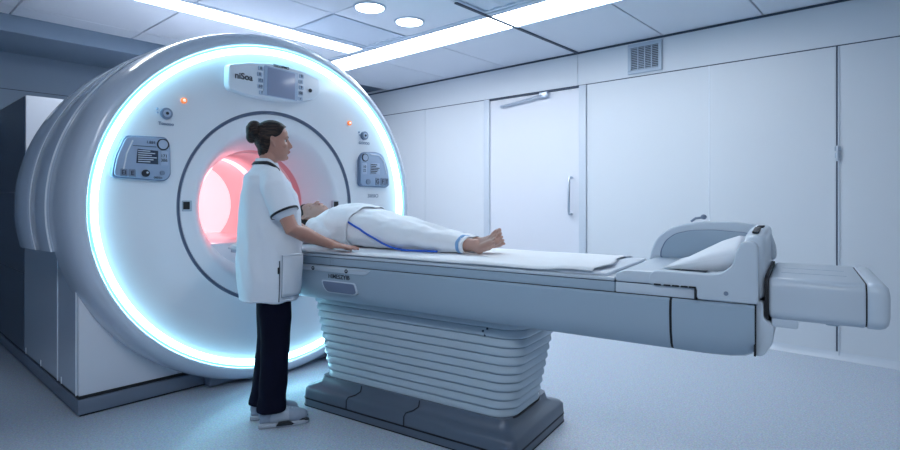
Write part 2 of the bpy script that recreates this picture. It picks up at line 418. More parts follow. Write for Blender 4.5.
# ------------------------------------------------------------------ scanner
GX, GZ = 2.06, 1.2
G = thing('mri_scanner', 'white ring scanner with glowing cyan light ring and pink-lit bore', 'scanner', (GX, 4.2, 0))
def gp(mb, name, m, parent=None, angle=35, smooth=True):
    o = mb.build(name, m, None, angle, smooth); place(o, G)
    if parent: o.parent = parent
    return o
ZM = 0.012
prof = [(1.175, 1.105, 3.50), (1.178, 1.108, 3.445), (1.187, 1.118, 3.428), (1.202, 1.132, 3.422), (1.226, 1.158, 3.432), (1.248, 1.182, 3.455), (1.264, 1.2, 3.495), (1.276, 1.212, 3.55), (1.284, 1.219, 3.63), (1.286, 1.22, 3.76), (1.276, 1.21, 3.765)]
gp(MB().lathe(prof, GX, GZ, 200, zmin=ZM), 'ring_shell', M['shell'], angle=60)
a0, a1 = R(-12), R(192)
gp(MB().lathe([(1.27, 1.2, 3.762), (1.296, 1.219, 3.765), (1.304, 1.222, 3.775), (1.33, 1.218, 3.985), (1.325, 1.212, 3.995), (1.2, 1.1, 3.998)], GX, GZ, 120, a0, a1), 'shell_band', M['band'], angle=50)
gp(MB().lathe([(1.2, 1.1, 4.004), (1.332, 1.208, 4.006), (1.340, 1.214, 4.015), (1.362, 1.198, 4.24), (1.355, 1.19, 4.26), (1.27, 1.12, 4.30), (1.0, 0.9, 4.32)], GX, GZ, 120, a0, a1), 'shell_band', M['band'], angle=50)
for ya, ra, rb in ((3.99, 1.331, 1.2185), (3.768, 1.301, 1.222)):
    gp(MB().lathe([(ra - 0.004, rb - 0.004, ya - 0.006), (ra + 0.003, rb + 0.003, ya - 0.005), (ra + 0.003, rb + 0.003, ya + 0.006), (ra - 0.004, rb - 0.004, ya + 0.008)], GX, GZ, 120, a0, a1), 'band_edge', M['seaml'], angle=180)
# face cover: broad shallow dish from the glow ring to the groove
FX = 2.035
def facey(r):
    """depth of the front face at radius r"""
    if r >= 0.66: return 3.468 - 0.016 * math.sin(PI * min(1, (1.09 - r) / 0.43))
    if r >= 0.56: return 3.475 + (0.66 - r) * 0.15
    k = (0.56 - r) / 0.145
    return 3.49 + 0.26 * (k ** 1.6)
OX = -0.035            # the inner dish sits a little off the ring's centre
pf = []
for k in range(15):
    q = k / 14; r = 1.062 + (0.668 - 1.062) * q; e = 1 - q
    pf.append((r * (1 + 0.056 * e), r, facey(r), OX * q))
gp(MB().lathe(pf, GX, GZ, 200), 'face_cover', M['face'], angle=180)
gp(MB().lathe([(0.672, 0.672, facey(0.67)), (0.666, 0.666, 3.488), (0.648, 0.648, 3.488), (0.642, 0.642, 3.476)], GX + OX, GZ, 160), 'face_groove', M['groove'], angle=180)
pf = [(r, r, facey(r)) for r in [0.645 - 0.230 * k / 26 for k in range(27)]] + [(0.412, 0.412, 3.758), (0.412, 0.412, 3.775)]
FUN = gp(MB().lathe(pf, GX + OX, GZ, 160), 'bore_flare', M['face'], angle=60)
gp(MB().lathe([(1.164, 1.094, 3.438), (1.147, 1.079, 3.450), (1.128, 1.062, 3.468), (1.118, 1.052, 3.486)], GX, GZ, 200), 'light_ring', M['ring'], angle=180)
gp(MB().lathe([(1.178, 1.108, 3.434), (1.164, 1.094, 3.441)], GX, GZ, 200), 'light_ring_halo', M['ringhalo'], angle=180)  # emissive cyan band imitates the soft glow around the ring
# bore
gp(MB().lathe([(0.413, 0.413, 3.77), (0.405, 0.405, 3.785), (0.405, 0.405, 3.84)], GX + OX, GZ, 128), 'bore_rim', M['borerim'], angle=40)
gp(MB().lathe([(0.405, 0.405, 3.84), (0.396, 0.396, 3.85), (0.396, 0.396, 4.10), (0.388, 0.388, 4.11), (0.388, 0.388, 4.36)], GX + OX, GZ, 128), 'bore_tunnel', M['bore'], angle=40)
gp(MB().lathe([(0.388, 0.388, 4.36), (0.392, 0.392, 4.37), (0.392, 0.392, 4.46), (0.388, 0.388, 4.47)], GX + OX, GZ, 128), 'bore_light_ring', M['boreglow'], angle=40)
gp(MB().lathe([(0.388, 0.388, 4.47), (0.38, 0.38, 4.6), (0.37, 0.37, 4.88)], GX + OX, GZ, 128), 'bore_tunnel', M['bore'], angle=40)
gp(MB().lathe([(0.37, 0.37, 4.88), (0.25, 0.25, 4.9), (0.001, 0.001, 4.9)], GX + OX, GZ, 96), 'bore_end', M['boreend'], angle=180)  # glowing cap stands in for light from the far opening
# body behind the ring, pedestal, plinth
gp(MB().lathe([(0.93, 0.93, 3.62), (1.12, 1.05, 3.66), (1.12, 1.05, 4.95), (0.45, 0.45, 4.98)], GX, GZ, 96, zmin=0.12), 'inner_body', M['pedestal'], angle=40)
PX0, PX1, PY0, PY1 = 0.89, 3.23, 3.66, 5.9
ped = MB(); ped.box(PX0 + 0.004, PX1, PY0, 5.0, 0.112, 0.945, 0.006, 2)
gp(ped, 'pedestal', M['pedestal'])
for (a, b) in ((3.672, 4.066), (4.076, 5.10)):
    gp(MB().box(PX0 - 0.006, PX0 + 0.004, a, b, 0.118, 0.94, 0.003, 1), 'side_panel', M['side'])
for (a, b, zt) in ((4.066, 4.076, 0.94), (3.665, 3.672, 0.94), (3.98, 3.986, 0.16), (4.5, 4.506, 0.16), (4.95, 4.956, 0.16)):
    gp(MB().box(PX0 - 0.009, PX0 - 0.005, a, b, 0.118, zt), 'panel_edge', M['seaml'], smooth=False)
gp(MB().box(PX0 + 0.003, PX1 - 0.004, PY0 - 0.006, 6.5, 0.092, 0.113), 'shadow_gap', M['black'], smooth=False)
gp(MB().box(PX0 + 0.006, PX1, PY0 - 0.012, 6.5, 0.0, 0.02), 'shadow_gap', M['black'], smooth=False)
gp(MB().box(PX0 - 0.006, PX1 + 0.01, PY0 - 0.026, 6.5, 0.012, 0.096, 0.006), 'plinth', M['plinth'])
# curved toe piece where the ring meets the plinth
def toe(x0, x1):
    sgn = 1 if x1 > x0 else -1
    pts = [(x0, 0.012)]
    n = 12
    for k in range(n + 1):
        q = k / n; pts.append((x0 + (x1 - x0) * q, 0.095 + 0.035 * math.sin(PI * q) ** 1.0 if q < 0.5 else 0.13 - 0.118 * ((q - 0.5) / 0.5) ** 1.6))
    return MB().prism(pts if sgn > 0 else pts, 'y', 3.545, 3.64, 0.006)
gp(toe(1.60, 1.94), 'toe_cover', M['plinth'])
gp(toe(2.75, 2.42), 'toe_cover', M['plinth'])
# tall cabinet behind
CB = MB(); CB.box(PX0, 3.25, 5.0, 6.5, 0.113, 2.02, 0.008)
gp(CB, 'rear_housing', M['pedestal'])
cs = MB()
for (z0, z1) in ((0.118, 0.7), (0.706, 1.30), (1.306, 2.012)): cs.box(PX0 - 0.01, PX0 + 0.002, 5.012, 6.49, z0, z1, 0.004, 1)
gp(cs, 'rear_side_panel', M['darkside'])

# ---- fittings on the face
def on_face(name, pts, y0, y1, m, parent=None, bev=0.006):
    return gp(MB().prism(pts, 'y', y0, y1, bev), name, m, parent)
def rnd(pts, r=0.03, n=5):
    """round the corners of a polygon"""
    out = []; N = len(pts)
    for i in range(N):
        p = Vector(pts[i]); a = Vector(pts[i - 1]); b = Vector(pts[(i + 1) % N])
        d1 = (a - p); d2 = (b - p); rr = min(r, d1.length * 0.45, d2.length * 0.45)
        s, e = p + d1.normalized() * rr, p + d2.normalized() * rr
        for k in range(n + 1):
            q = k / n; out.append(tuple(s * (1 - q) ** 2 + p * 2 * q * (1 - q) + e * q * q))
    return out
# left control panel
lp = [(0.992, 1.372), (1.012, 1.49), (1.062, 1.615), (1.285, 1.622), (1.308, 1.58), (1.312, 1.39), (1.28, 1.355)]
YP = 3.43
def inset(pts, k):
    c = sum((Vector(p) for p in pts), Vector((0, 0))) / len(pts)
    return [tuple(c + (Vector(p) - c) * k) for p in pts]
CP = on_face('control_panel', rnd(lp, 0.03), YP, 3.475, M['groove'])
on_face('panel_plate', rnd(inset(lp, 0.945), 0.03), YP - 0.008, YP + 0.004, M['panel'], CP, 0.003)
Y2 = YP - 0.0095
on_face('screen', [(1.118, 1.458), (1.235, 1.455), (1.235, 1.535), (1.125, 1.54)], Y2 - 0.003, Y2 + 0.002, M['screend'], CP, 0.001)
mb = MB()
for k in range(6):
    z = 1.465 + 0.0125 * k; mb.box(1.126, 1.126 + 0.10 * (0.65 + 0.35 * ((k * 7) % 5) / 4), Y2 - 0.0045, Y2 - 0.002, z, z + 0.005)
gp(mb, 'screen_text', M['inkl'], CP, smooth=False)
on_face('key_pad', rnd([(1.245, 1.45), (1.29, 1.45), (1.29, 1.535), (1.25, 1.535)], 0.01), Y2 - 0.002, Y2 + 0.002, M['panellight'], CP, 0.001)
text('key_text', '171\n386', 0.026, M['ink'], CP, (1.268 - GX, Y2 - 0.003 - 4.2, 1.493))
gp(MB().lathe([(0.034, 0.034, Y2 - 0.001), (0.034, 0.034, Y2 - 0.006), (0.028, 0.028, Y2 - 0.006), (0.028, 0.028, Y2 - 0.001)], 1.262, 1.575, 32), 'dial_ring', M['ink'], CP, 40)
gp(MB().cyl((1.262, Y2 - 0.002, 1.575), 0.027, 0.006, 'y'), 'dial', M['panellight'], CP)
text('panel_text', '1.851', 0.022, M['ink'], CP, (1.195 - GX, Y2 - 0.001 - 4.2, 1.582))
mb = MB(); mb.box(1.10, 1.225, Y2 - 0.002, Y2 + 0.002, 1.556, 1.559); gp(mb, 'panel_rule', M['ink'], CP, smooth=False)
mb = MB(); mb.tube([(1.052, Y2, 1.42), (1.068, Y2, 1.51), (1.098, Y2, 1.585)], 0.004, 8); gp(mb, 'grip_bar', M['console'], CP)
for (x, z) in ((1.052, 1.400), (1.096, 1.398)):
    mb = MB(); mb.box(x - 0.018, x + 0.018, Y2 - 0.005, Y2 + 0.002, z - 0.022, z + 0.022, 0.003, 1); b = gp(mb, 'button', M['btn'], CP)
text('button_text', 'EI', 0.034, M['ink'], CP, (1.052 - GX, Y2 - 0.006 - 4.2, 1.4)); text('button_text', 'E', 0.036, M['ink'], CP, (1.096 - GX, Y2 - 0.006 - 4.2, 1.398))
gp(MB().cyl((1.166, Y2 - 0.006, 1.400), 0.021, 0.016, 'y', 28, 0.003), 'rotary_knob', M['ink'], CP)
gp(MB().cyl((1.172, Y2 - 0.015, 1.404), 0.006, 0.004, 'y', 16), 'knob_mark', M['inkl'], CP)
gp(MB().cyl((1.258, Y2 - 0.003, 1.405), 0.014, 0.008, 'y', 24, 0.002), 'small_button', M['btn'], CP)
text('panel_text', '0003w', 0.018, M['ink'], CP, (1.235 - GX, Y2 - 0.001 - 4.2, 1.376))
# right control panel
rp = [(2.752, 1.352), (2.748, 1.58), (2.79, 1.632), (2.93, 1.64), (3.0, 1.62), (3.055, 1.50), (3.075, 1.37), (3.04, 1.345)]
CQ = on_face('control_panel', rnd(rp, 0.03), YP, 3.475, M['groove'])
on_face('panel_plate', rnd(inset(rp, 0.945), 0.03), YP - 0.008, YP + 0.004, M['panel'], CQ, 0.003)
on_face('screen', [(2.856, 1.452), (2.958, 1.452), (2.952, 1.545), (2.856, 1.54)], Y2 - 0.003, Y2 + 0.002, M['panellight'], CQ, 0.001)
mb = MB()
for k in range(6):
    z = 1.46 + 0.0135 * k; mb.box(2.86, 2.86 + 0.09 * (0.6 + 0.4 * ((k * 5) % 4) / 3), Y2 - 0.0045, Y2 - 0.002, z, z + 0.007)
gp(mb, 'screen_text', M['ink'], CQ, smooth=False)
gp(MB().cyl((2.80, Y2 - 0.002, 1.585), 0.032, 0.006, 'y', 32), 'dial_ring', M['ink'], CQ)
gp(MB().cyl((2.80, Y2 - 0.005, 1.585), 0.025, 0.006, 'y', 32), 'dial', M['panellight'], CQ)
mb = MB(); mb.tube([(2.86, Y2, 1.615), (2.95, Y2, 1.61), (3.0, Y2, 1.565), (3.03, Y2, 1.46)], 0.004, 8); gp(mb, 'grip_bar', M['console'], CQ)
on_face('key_pad', rnd([(2.768, 1.45), (2.82, 1.45), (2.82, 1.54), (2.768, 1.54)], 0.01), Y2 - 0.002, Y2 + 0.002, M['panellight'], CQ, 0.001)
text('key_text', '10\n22', 0.03, M['ink'], CQ, (2.794 - GX, Y2 - 0.003 - 4.2, 1.495))
gp(MB().cyl((2.83, Y2 - 0.005, 1.39), 0.022, 0.012, 'y', 24, 0.002), 'rotary_knob', M['btn'], CQ)
for (x, s) in ((2.93, 'G'), (2.985, 'F'), (3.03, 'T')):
    mb = MB(); mb.box(x - 0.021, x + 0.021, Y2 - 0.005, Y2 + 0.002, 1.362, 1.425, 0.003, 1); gp(mb, 'button', M['btn'], CQ)
    text('button_text', s, 0.05, M['ink'], CQ, (x - GX, Y2 - 0.006 - 4.2, 1.393))
text('panel_lettering', '3IIISIO', 0.042, M['btn'], G, (2.90 - GX, 3.44 - 4.2, 1.275))
# display console at the top
dc = [(1.655, 2.125), (1.80, 2.165), (1.95, 2.185), (2.09, 2.188), (2.22, 2.175), (2.352, 2.14), (2.358, 2.03), (2.31, 1.985), (2.2, 1.955), (2.06, 1.938), (1.92, 1.935), (1.78, 1.945), (1.66, 1.965), (1.648, 2.0)]
DC = on_face('display_console', rnd(dc, 0.02), 3.395, 3.475, M['console'], None, 0.018)
YD = 3.3935
on_face('bezel', rnd([(1.90, 2.162), (2.165, 2.152), (2.16, 1.952), (1.895, 1.957)], 0.012), YD - 0.004, YD + 0.003, M['panellight'], DC, 0.002)
on_face('screen', [(1.925, 2.152), (2.138, 2.143), (2.135, 1.958), (1.922, 1.962)], YD - 0.0065, YD - 0.003, M['screen'], DC, 0.0015)
for k in range(5):
    z = 2.135 - 0.041 * k
    for x, dx in ((1.875, (0.0, -0.008, 0.0, -0.004, 0.006)[k]), (2.185, (0.006, 0.0, 0.004, 0.0, -0.004)[k])):
        mb = MB(); mb.box(x + dx - 0.02, x + dx + 0.02, YD - 0.006, YD + 0.002, z - 0.014, z + 0.014, 0.004, 1); gp(mb, 'button', M['panellight'], DC)
        text('button_text', ('8', '0', '03', '69', 'f', 'B', 'i', '9', '00', 'r')[k + (5 if x > 2 else 0)], 0.028, M['ink'], DC, (x + dx - GX, YD - 0.007 - 4.2, z))
text('console_lettering', 'niSoa', 0.058, M['ink'], DC, (1.755 - GX, YD - 0.001 - 4.2, 2.058), bold=0.0012)
text('console_lettering', 'TECOPMO', 0.026, M['ink'], DC, (2.03 - GX, YD - 0.001 - 4.2, 2.172), bold=0.0008)
gp(MB().cyl((2.266, YD - 0.002, 2.043), 0.014, 0.008, 'y', 24, 0.002), 'console_button', M['ink'], DC)
# knobs, lamps, ports
for (x, z, s) in ((1.29, 1.765, 'Tooooo'), (2.812, 1.765, 'G.OOOO')):
    K = gp(MB().cyl((x, 3.445, z), 0.034, 0.03, 'y', 32, 0.004), 'round_knob', M['btn'])
    gp(MB().cyl((x, 3.43, z), 0.022, 0.006, 'y', 24, 0.002), 'knob_cap', M['panellight'], K)
    gp(MB().cyl((x, 3.4265, z), 0.009, 0.004, 'y', 16), 'knob_mark', M['ink'], K)
    mb = MB(); mb.box(x - 0.055, x - 0.045, 3.44, 3.456, z + 0.018, z + 0.03, 0.002, 1); mb.box(x - 0.052, x - 0.044, 3.44, 3.456, z - 0.002, z + 0.006, 0.002, 1); gp(mb, 'tick_mark', M['panel'], K)
    text('knob_lettering', s, 0.026, M['btn'], G, (x - GX, 3.4455 - 4.2, z - 0.062), bold=0.0012)
for (x, z) in ((1.394, 1.858), (2.664, 1.852)):
    L = gp(MB().cyl((x, 3.448, z), 0.018, 0.022, 'y', 24, 0.004), 'indicator_lamp', M['lamp'])
    gp(MB().ell((x, 3.437, z), (0.009, 0.005, 0.009)), 'lamp_lens', M['lampc'], L)
for (x, z) in ((1.425, 1.207), (2.57, 1.204)):
    y = facey(math.hypot(x - GX - OX, z - GZ))
    K = gp(MB().box(x - 0.032, x + 0.032, y - 0.008, y + 0.02, z - 0.034, z + 0.034, 0.004, 1), 'port_frame', M['ventf'])
    gp(MB().box(x - 0.024, x + 0.016, y - 0.011, y - 0.004, z - 0.022, z + 0.026, 0.002, 1), 'port', M['black'], K)

# ------------------------------------------------------------------ patient table  (local x = along the table, y = across it, z up)
TLOC, TRZ = (1.798, 2.768, 0), R(-81.29)
T = thing('patient_table', 'long grey-blue sliding patient table on a ribbed pedestal', 'scanner table', TLOC, TRZ)
def tp(mb, name, m, parent=None, angle=35, smooth=True): return mb.build(name, m, parent or T, angle, smooth)
def rrect(x0, x1, y0, y1, r, z, n=8):
    out = []
    for cx, cy, a in ((x1 - r, y1 - r, 0), (x0 + r, y1 - r, 90), (x0 + r, y0 + r, 180), (x1 - r, y0 + r, 270)):
        for k in range(n + 1):
            q = R(a + 90 * k / n); out.append((cx + r * math.cos(q), cy + r * math.sin(q), z))
    return out
# floor base: skirt + shaped cover in three sections on the near side
def base_rings(x0, x1):
    return None
lv = [(0.0, 0.0), (0.045, 0.0), (0.047, 0.004), (0.050, 0.004), (0.052, 0.0), (0.100, 0.003), (0.112, 0.014), (0.120, 0.045), (0.134, 0.072), (0.172, 0.082)]
tp(MB().loft([rrect(-0.085 + o, 1.345 - o, 0.065 + o, 0.735 - o, max(0.02, 0.05 - o * 0.1), z) for z, o in lv]), 'floor_base', M['base'], angle=50)
sk = MB(); sk.loft([rrect(-0.0875, 1.3475, 0.0625, 0.7375, 0.052, 0.044), rrect(-0.0875, 1.3475, 0.0625, 0.7375, 0.052, 0.049)]); tp(sk, 'base_joint', M['black'])
tp(MB().loft([rrect(-0.08, 1.34, 0.07, 0.73, 0.05, 0.0005), rrect(-0.088, 1.348, 0.062, 0.738, 0.052, 0.001), rrect(-0.088, 1.348, 0.062, 0.738, 0.052, 0.006)]), 'base_foot', M['black'])
for x in (0.285, 0.70):       # section joints, an S line over the cover
    path = [(x, 0.0645, 0.05), (x, 0.067, 0.098), (x + 0.004, 0.078, 0.1135), (x + 0.03, 0.109, 0.1225), (x + 0.045, 0.136, 0.136), (x + 0.046, 0.147, 0.168)]
    tp(MB().pipe(path, 0.0035, 6), 'section_joint', M['black'])
# ribbed bellows
NB, zb0, zb1 = 11, 0.165, 0.665
def bell(z):
    q = (z - zb0) / (zb1 - zb0)
    return -0.005 - 0.080 * q, 1.265 + 0.100 * q, 0.168 - 0.05 * q, 0.60 + 0.03 * q
rings = []
for k in range(NB):
    za, zc = zb0 + (zb1 - zb0) * k / NB, zb0 + (zb1 - zb0) * (k + 1) / NB
    for fz, off in ((0.0, -0.014), (0.03, 0.002), (0.10, 0.006), (0.22, 0.0065), (0.5, 0.003), (0.8, -0.001), (0.94, -0.004), (0.97, -0.014)):
        z = za + (zc - za) * fz; x0, x1, y0, y1 = bell(z)
        rings.append(rrect(x0 - off, x1 + off, y0 - off, y1 + off, 0.11, z, 10))
tp(MB().loft(rings), 'bellows', M['bellows'], angle=70)
x0, x1, y0, y1 = bell(zb0); tp(MB().loft([rrect(x0 - 0.012, x1 + 0.012, y0 - 0.012, y1 + 0.012, 0.115, 0.160, 10), rrect(x0 - 0.012, x1 + 0.012, y0 - 0.012, y1 + 0.012, 0.115, 0.168, 10)]), 'bellows_seal', M['black'])
for (x, z) in ((1.15, 0.60), (1.175, 0.615), (1.16, 0.58)): tp(MB().ell((x, bell(z)[2] - 0.004, z), (0.006, 0.006, 0.006), n=10), 'bellows_fixing', M['seam'])
# beam
W = 0.67
def beam_sec(x, k=1.0, drop=0.0):
    pr = [(0.004, 0.871), (-0.008, 0.862), (-0.012, 0.81), (-0.006, 0.745), (0.010, 0.695 + drop), (0.030, 0.672 + drop), (0.10, 0.652 + drop), (0.14, 0.648 + drop)]
    pts = [(x, y, z) for y, z in pr] + [(x, W - y, z) for y, z in reversed(pr)]
    return pts
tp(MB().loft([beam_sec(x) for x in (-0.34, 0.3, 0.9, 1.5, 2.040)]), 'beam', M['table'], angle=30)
end = []
for x, dz in ((2.050, 0.0), (2.15, 0.0), (2.24, 0.004), (2.29, 0.012), (2.325, 0.03)):
    end.append(beam_sec(x, drop=dz))
tp(MB().loft(end), 'beam_end_cover', M['table'], angle=30)
tp(MB().loft([[(x, 0.006 + y * (W - 0.012) / W, z) for (_, y, z) in beam_sec(x)] for x in (2.038, 2.052)]), 'beam_joint', M['black'])
# rounded tail under the end box
tl = MB(); tl.prism(rnd([(2.325, 0.884), (2.352, 0.884), (2.354, 0.82), (2.385, 0.80), (2.38, 0.74), (2.352, 0.69), (2.325, 0.685)], 0.015), 'y', 0.02, W - 0.02, 0.008); tp(tl, 'tail_cover', M['tablel'])
tp(MB().box(2.322, 2.329, 0.004, W - 0.004, 0.69, 0.872), 'tail_joint', M['black'], smooth=False)
# side rail / deck
tp(MB().box(-0.34, 2.134, 0.004, W - 0.004, 0.8685, 0.8735), 'rail_gap', M['black'], smooth=False)
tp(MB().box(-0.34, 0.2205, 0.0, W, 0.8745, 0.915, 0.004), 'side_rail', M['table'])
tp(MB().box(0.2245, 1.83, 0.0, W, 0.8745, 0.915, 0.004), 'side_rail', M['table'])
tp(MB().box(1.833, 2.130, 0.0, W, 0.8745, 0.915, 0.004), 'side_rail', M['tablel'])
tp(MB().box(-0.34, 2.10, 0.006, W - 0.006, 0.914, 0.918), 'deck_gap', M['seam'], smooth=False)
tp(MB().box(-0.72, 1.83, -0.004, W + 0.004, 0.918, 0.934, 0.006), 'deck', M['tablel'])
tg = MB(); tg.box(-0.735, -0.335, 0.03, W - 0.03, 0.893, 0.917, 0.004); tg.box(-0.67, -0.335, 0.09, W - 0.09, 0.84, 0.894, 0.006); tp(tg, 'deck_tongue', M['table'])
# upper lip plate with screws, lettering, grip recess
lip = MB(); lip.prism(rnd([(-0.33, 0.866), (-0.33, 0.838), (0.50, 0.838), (0.535, 0.866)], 0.012), 'y', -0.017, 0.01, 0.004); LP = tp(lip, 'lip_plate', M['tablel'])
for x in (0.105, 0.365):
    sc = tp(MB().cyl((x, -0.018, 0.852), 0.011, 0.006, 'y', 20, 0.0015), 'screw', M['ink'], LP)
    tp(MB().cyl((x + 0.003, -0.021, 0.854), 0.004, 0.003, 'y', 12), 'screw_glint', M['inkl'], LP)
text('table_lettering', 'HIMESZYIB', 0.034, M['ink'], T, (0.305, -0.0135, 0.815), bold=0.0004, sx=1.0)
gr = MB(); gr.prism(rnd([(0.165, 0.79), (0.425, 0.79), (0.445, 0.735), (0.42, 0.722), (0.215, 0.722), (0.185, 0.745)], 0.015), 'y', -0.0145, 0.02, 0.002); GR = tp(gr, 'grip_rim', M['tablel'])
gr = MB(); gr.prism(rnd([(0.178, 0.784), (0.419, 0.784), (0.435, 0.738), (0.415, 0.728), (0.22, 0.728), (0.195, 0.748)], 0.015), 'y', -0.0165, 0.01, 0.001); tp(gr, 'grip_recess', M['groove'], GR)
# end cradle
near = [(1.965, 0.917), (1.965, 0.952), (1.985, 0.975), (2.17, 0.971), (2.225, 0.982), (2.255, 1.01), (2.268, 1.06), (2.282, 1.092), (2.30, 1.099), (2.325, 1.097), (2.336, 1.08), (2.338, 0.876), (2.136, 0.876), (2.136, 0.917)]
CR = tp(MB().prism(rnd(near, 0.012, 3), 'y', -0.008, 0.05, 0.007, 3), 'cradle_near_side', M['tablel'])
tp(MB().cyl((2.235, -0.008, 0.907), 0.008, 0.004, 'y', 18), 'cradle_button', M['btn'], CR)
tail_deck = MB(); tail_deck.prism(rnd([(1.832, 0.918), (1.832, 0.95), (1.87, 0.966), (2.0, 0.968), (2.0, 0.918)], 0.012), 'y', 0.0, W, 0.008); tp(tail_deck, 'cradle_floor', M['tablel'])
mb = MB()
for a, b in ((1.985, 2.01), (2.02, 2.045), (2.05, 2.075), (2.082, 2.106), (2.11, 2.13)): mb.box(a, b, -0.0105, -0.004, 0.9165, 0.9225)
mb.box(2.129, 2.1345, -0.0105, -0.004, 0.876, 0.9225)
tp(mb, 'cradle_slot', M['black'], CR, smooth=False)
far = [(1.835, 0.92), (1.838, 0.985), (1.865, 1.055), (1.92, 1.105), (1.99, 1.132), (2.08, 1.144), (2.2, 1.146), (2.30, 1.134), (2.35, 1.105), (2.372, 1.03), (2.372, 0.98), (2.2, 0.98)]
FA = tp(MB().prism(rnd(far, 0.03, 4), 'y', 0.575, 0.645, 0.012, 3), 'cradle_far_side', M['tablel'])
ins = [(1.885, 0.962), (1.888, 1.0), (1.91, 1.05), (1.955, 1.085), (2.02, 1.102), (2.12, 1.108), (2.25, 1.10), (2.30, 1.09), (2.30, 0.962)]
tp(MB().prism(rnd(ins, 0.02, 4), 'y', 0.570, 0.58, 0.002), 'inner_panel_joint', M['groove'], FA)
ins2 = inset(ins, 0.965)
tp(MB().prism(rnd(ins2, 0.02, 4), 'y', 0.5685, 0.58, 0.002), 'inner_panel', M['table'], FA)
ew = MB(); ew.prism(rnd([(0.03, 0.885), (0.03, 1.09), (0.07, 1.118), (0.3, 1.134), (0.59, 1.135), (0.61, 1.11), (0.61, 0.885)], 0.03, 4), 'x', 2.285, 2.354, 0.022, 4)
EW = tp(ew, 'cradle_end_wall', M['tablel'])
tp(MB().prism(rnd([(0.10, 1.1225), (0.26, 1.1335), (0.26, 1.14), (0.10, 1.129)], 0.002), 'x', 2.31, 2.332, 0.002), 'top_slot', M['black'], EW)
for y in (0.32, 0.40): tp(MB().cyl((2.325, y, 1.136), 0.012, 0.008, 'z', 18), 'top_button', M['ink'], EW)
clip = MB(); clip.pipe([(2.02, 0.61, 1.142), (2.04, 0.61, 1.158), (2.07, 0.61, 1.162)], 0.006, 8); clip.ell((2.075, 0.61, 1.165), (0.014, 0.012, 0.012), n=12); tp(clip, 'clip', M['btn'], FA)
# end box: rounded sections along the table
def rsec(x, i, y0=0.022, y1=0.612, z0=0.822, z1=0.972, r=0.035):
    return [Vector((x, p[0], p[1])) for p in rrect(y0 + i, y1 - i, z0 + i, z1 - i, max(0.006, r - i * 0.5), 0, 6)]
BX = tp(MB().loft([rsec(x, i) for x, i in ((2.366, 0.012), (2.370, 0.005), (2.380, 0.0), (2.50, 0.0), (2.638, 0.0), (2.641, 0.003))]), 'end_box', M['tablel'], angle=50)
tp(MB().loft([rsec(x, i) for x, i in ((2.6455, 0.003), (2.649, -0.001), (2.680, -0.001), (2.694, 0.004), (2.703, 0.014), (2.707, 0.03), (2.708, 0.05))]), 'end_cap', M['tablel'], BX, angle=60)
tp(MB().loft([rsec(2.636, 0.0035), rsec(2.650, 0.0035)]), 'cap_joint', M['black'], BX)
tp(MB().loft([rsec(2.3555, -0.004), rsec(2.3665, -0.004)]), 'box_gasket', M['black'], BX)
tp(MB().box(2.375, 2.455, 0.04, 0.20, 0.795, 0.83, 0.006), 'box_bracket', M['tablel'], BX)
tp(MB().cyl((2.555, 0.10, 0.818), 0.022, 0.012, 'z', 24, 0.003), 'box_foot', M['table'], BX)
for a, b in ((0.20, 0.205), (0.36, 0.364)): tp(MB().box(2.40, 2.60, a, b, 0.9715, 0.9730), 'box_rule', M['table'], BX, smooth=False)

def tthing(name, label, cat):
    return thing(name, label, cat, TLOC, TRZ)
# mattress pad and sheet
mp = MB().box(-0.71, 1.80, 0.012, W - 0.012, 0.9345, 0.949, 0.006).build('mattress_pad', M['mattress'])
mp.location = TLOC; mp.rotation_euler = (0, 0, TRZ); tag(mp, 'thin pale mattress pad along the top of the table, under the sheet', 'mattress')
bmS = bmesh.new()
NX, NY = 150, 40
def sheet_z(x, y):
    z = 0.951 + 0.0015 * math.sin(x * 9 + y * 14) * math.sin(x * 3.1 + 1) + 0.0012 * math.sin(y * 40 + x * 2) + 0.003
    e = min(y - 0.005, W - 0.005 - y)
    if e < 0.012: z -= 0.010 * ((0.012 - e) / 0.017) ** 2
    if x > 1.45: z += 0.012 * max(0, math.sin((x - 1.45) * 7.5 - y * 3.0)) * min(1, (x - 1.45) / 0.15)
    return z
g = [[None] * (NY + 1) for _ in range(NX + 1)]
for i in range(NX + 1):
    for j in range(NY + 1):
        y = -0.002 + (W + 0.004) * j / NY
        xe = 1.74 + 0.03 * math.sin(y * 9)
        x = -0.69 + (xe + 0.69) * i / NX
        g[i][j] = bmS.verts.new((x, y, sheet_z(x, y)))
for i in range(NX):
    for j in range(NY): bmS.faces.new((g[i][j], g[i + 1][j], g[i + 1][j + 1], g[i][j + 1]))
me = bpy.data.meshes.new('bed_sheet'); bmS.to_mesh(me); bmS.free()
sh = link('bed_sheet', me, M['sheet'], angle=180); sh.location = TLOC; sh.rotation_euler = (0, 0, TRZ)
so = sh.modifiers.new('thick', 'SOLIDIFY'); so.thickness = 0.002; so.offset = 1
tag(sh, 'white sheet spread over the whole table top beneath the patient', 'sheet')
# head pillow
hp = MB(); hp.ell((-0.27, 0.335, 0.998), (0.13, 0.16, 0.04), n=32)
me = remesh(hp, 0.008, 3)
pl = link('head_pillow', me, M['cushion'], angle=180); pl.location = TLOC; pl.rotation_euler = (0, 0, TRZ)
tag(pl, 'low white pillow under the head of the patient', 'pillow')
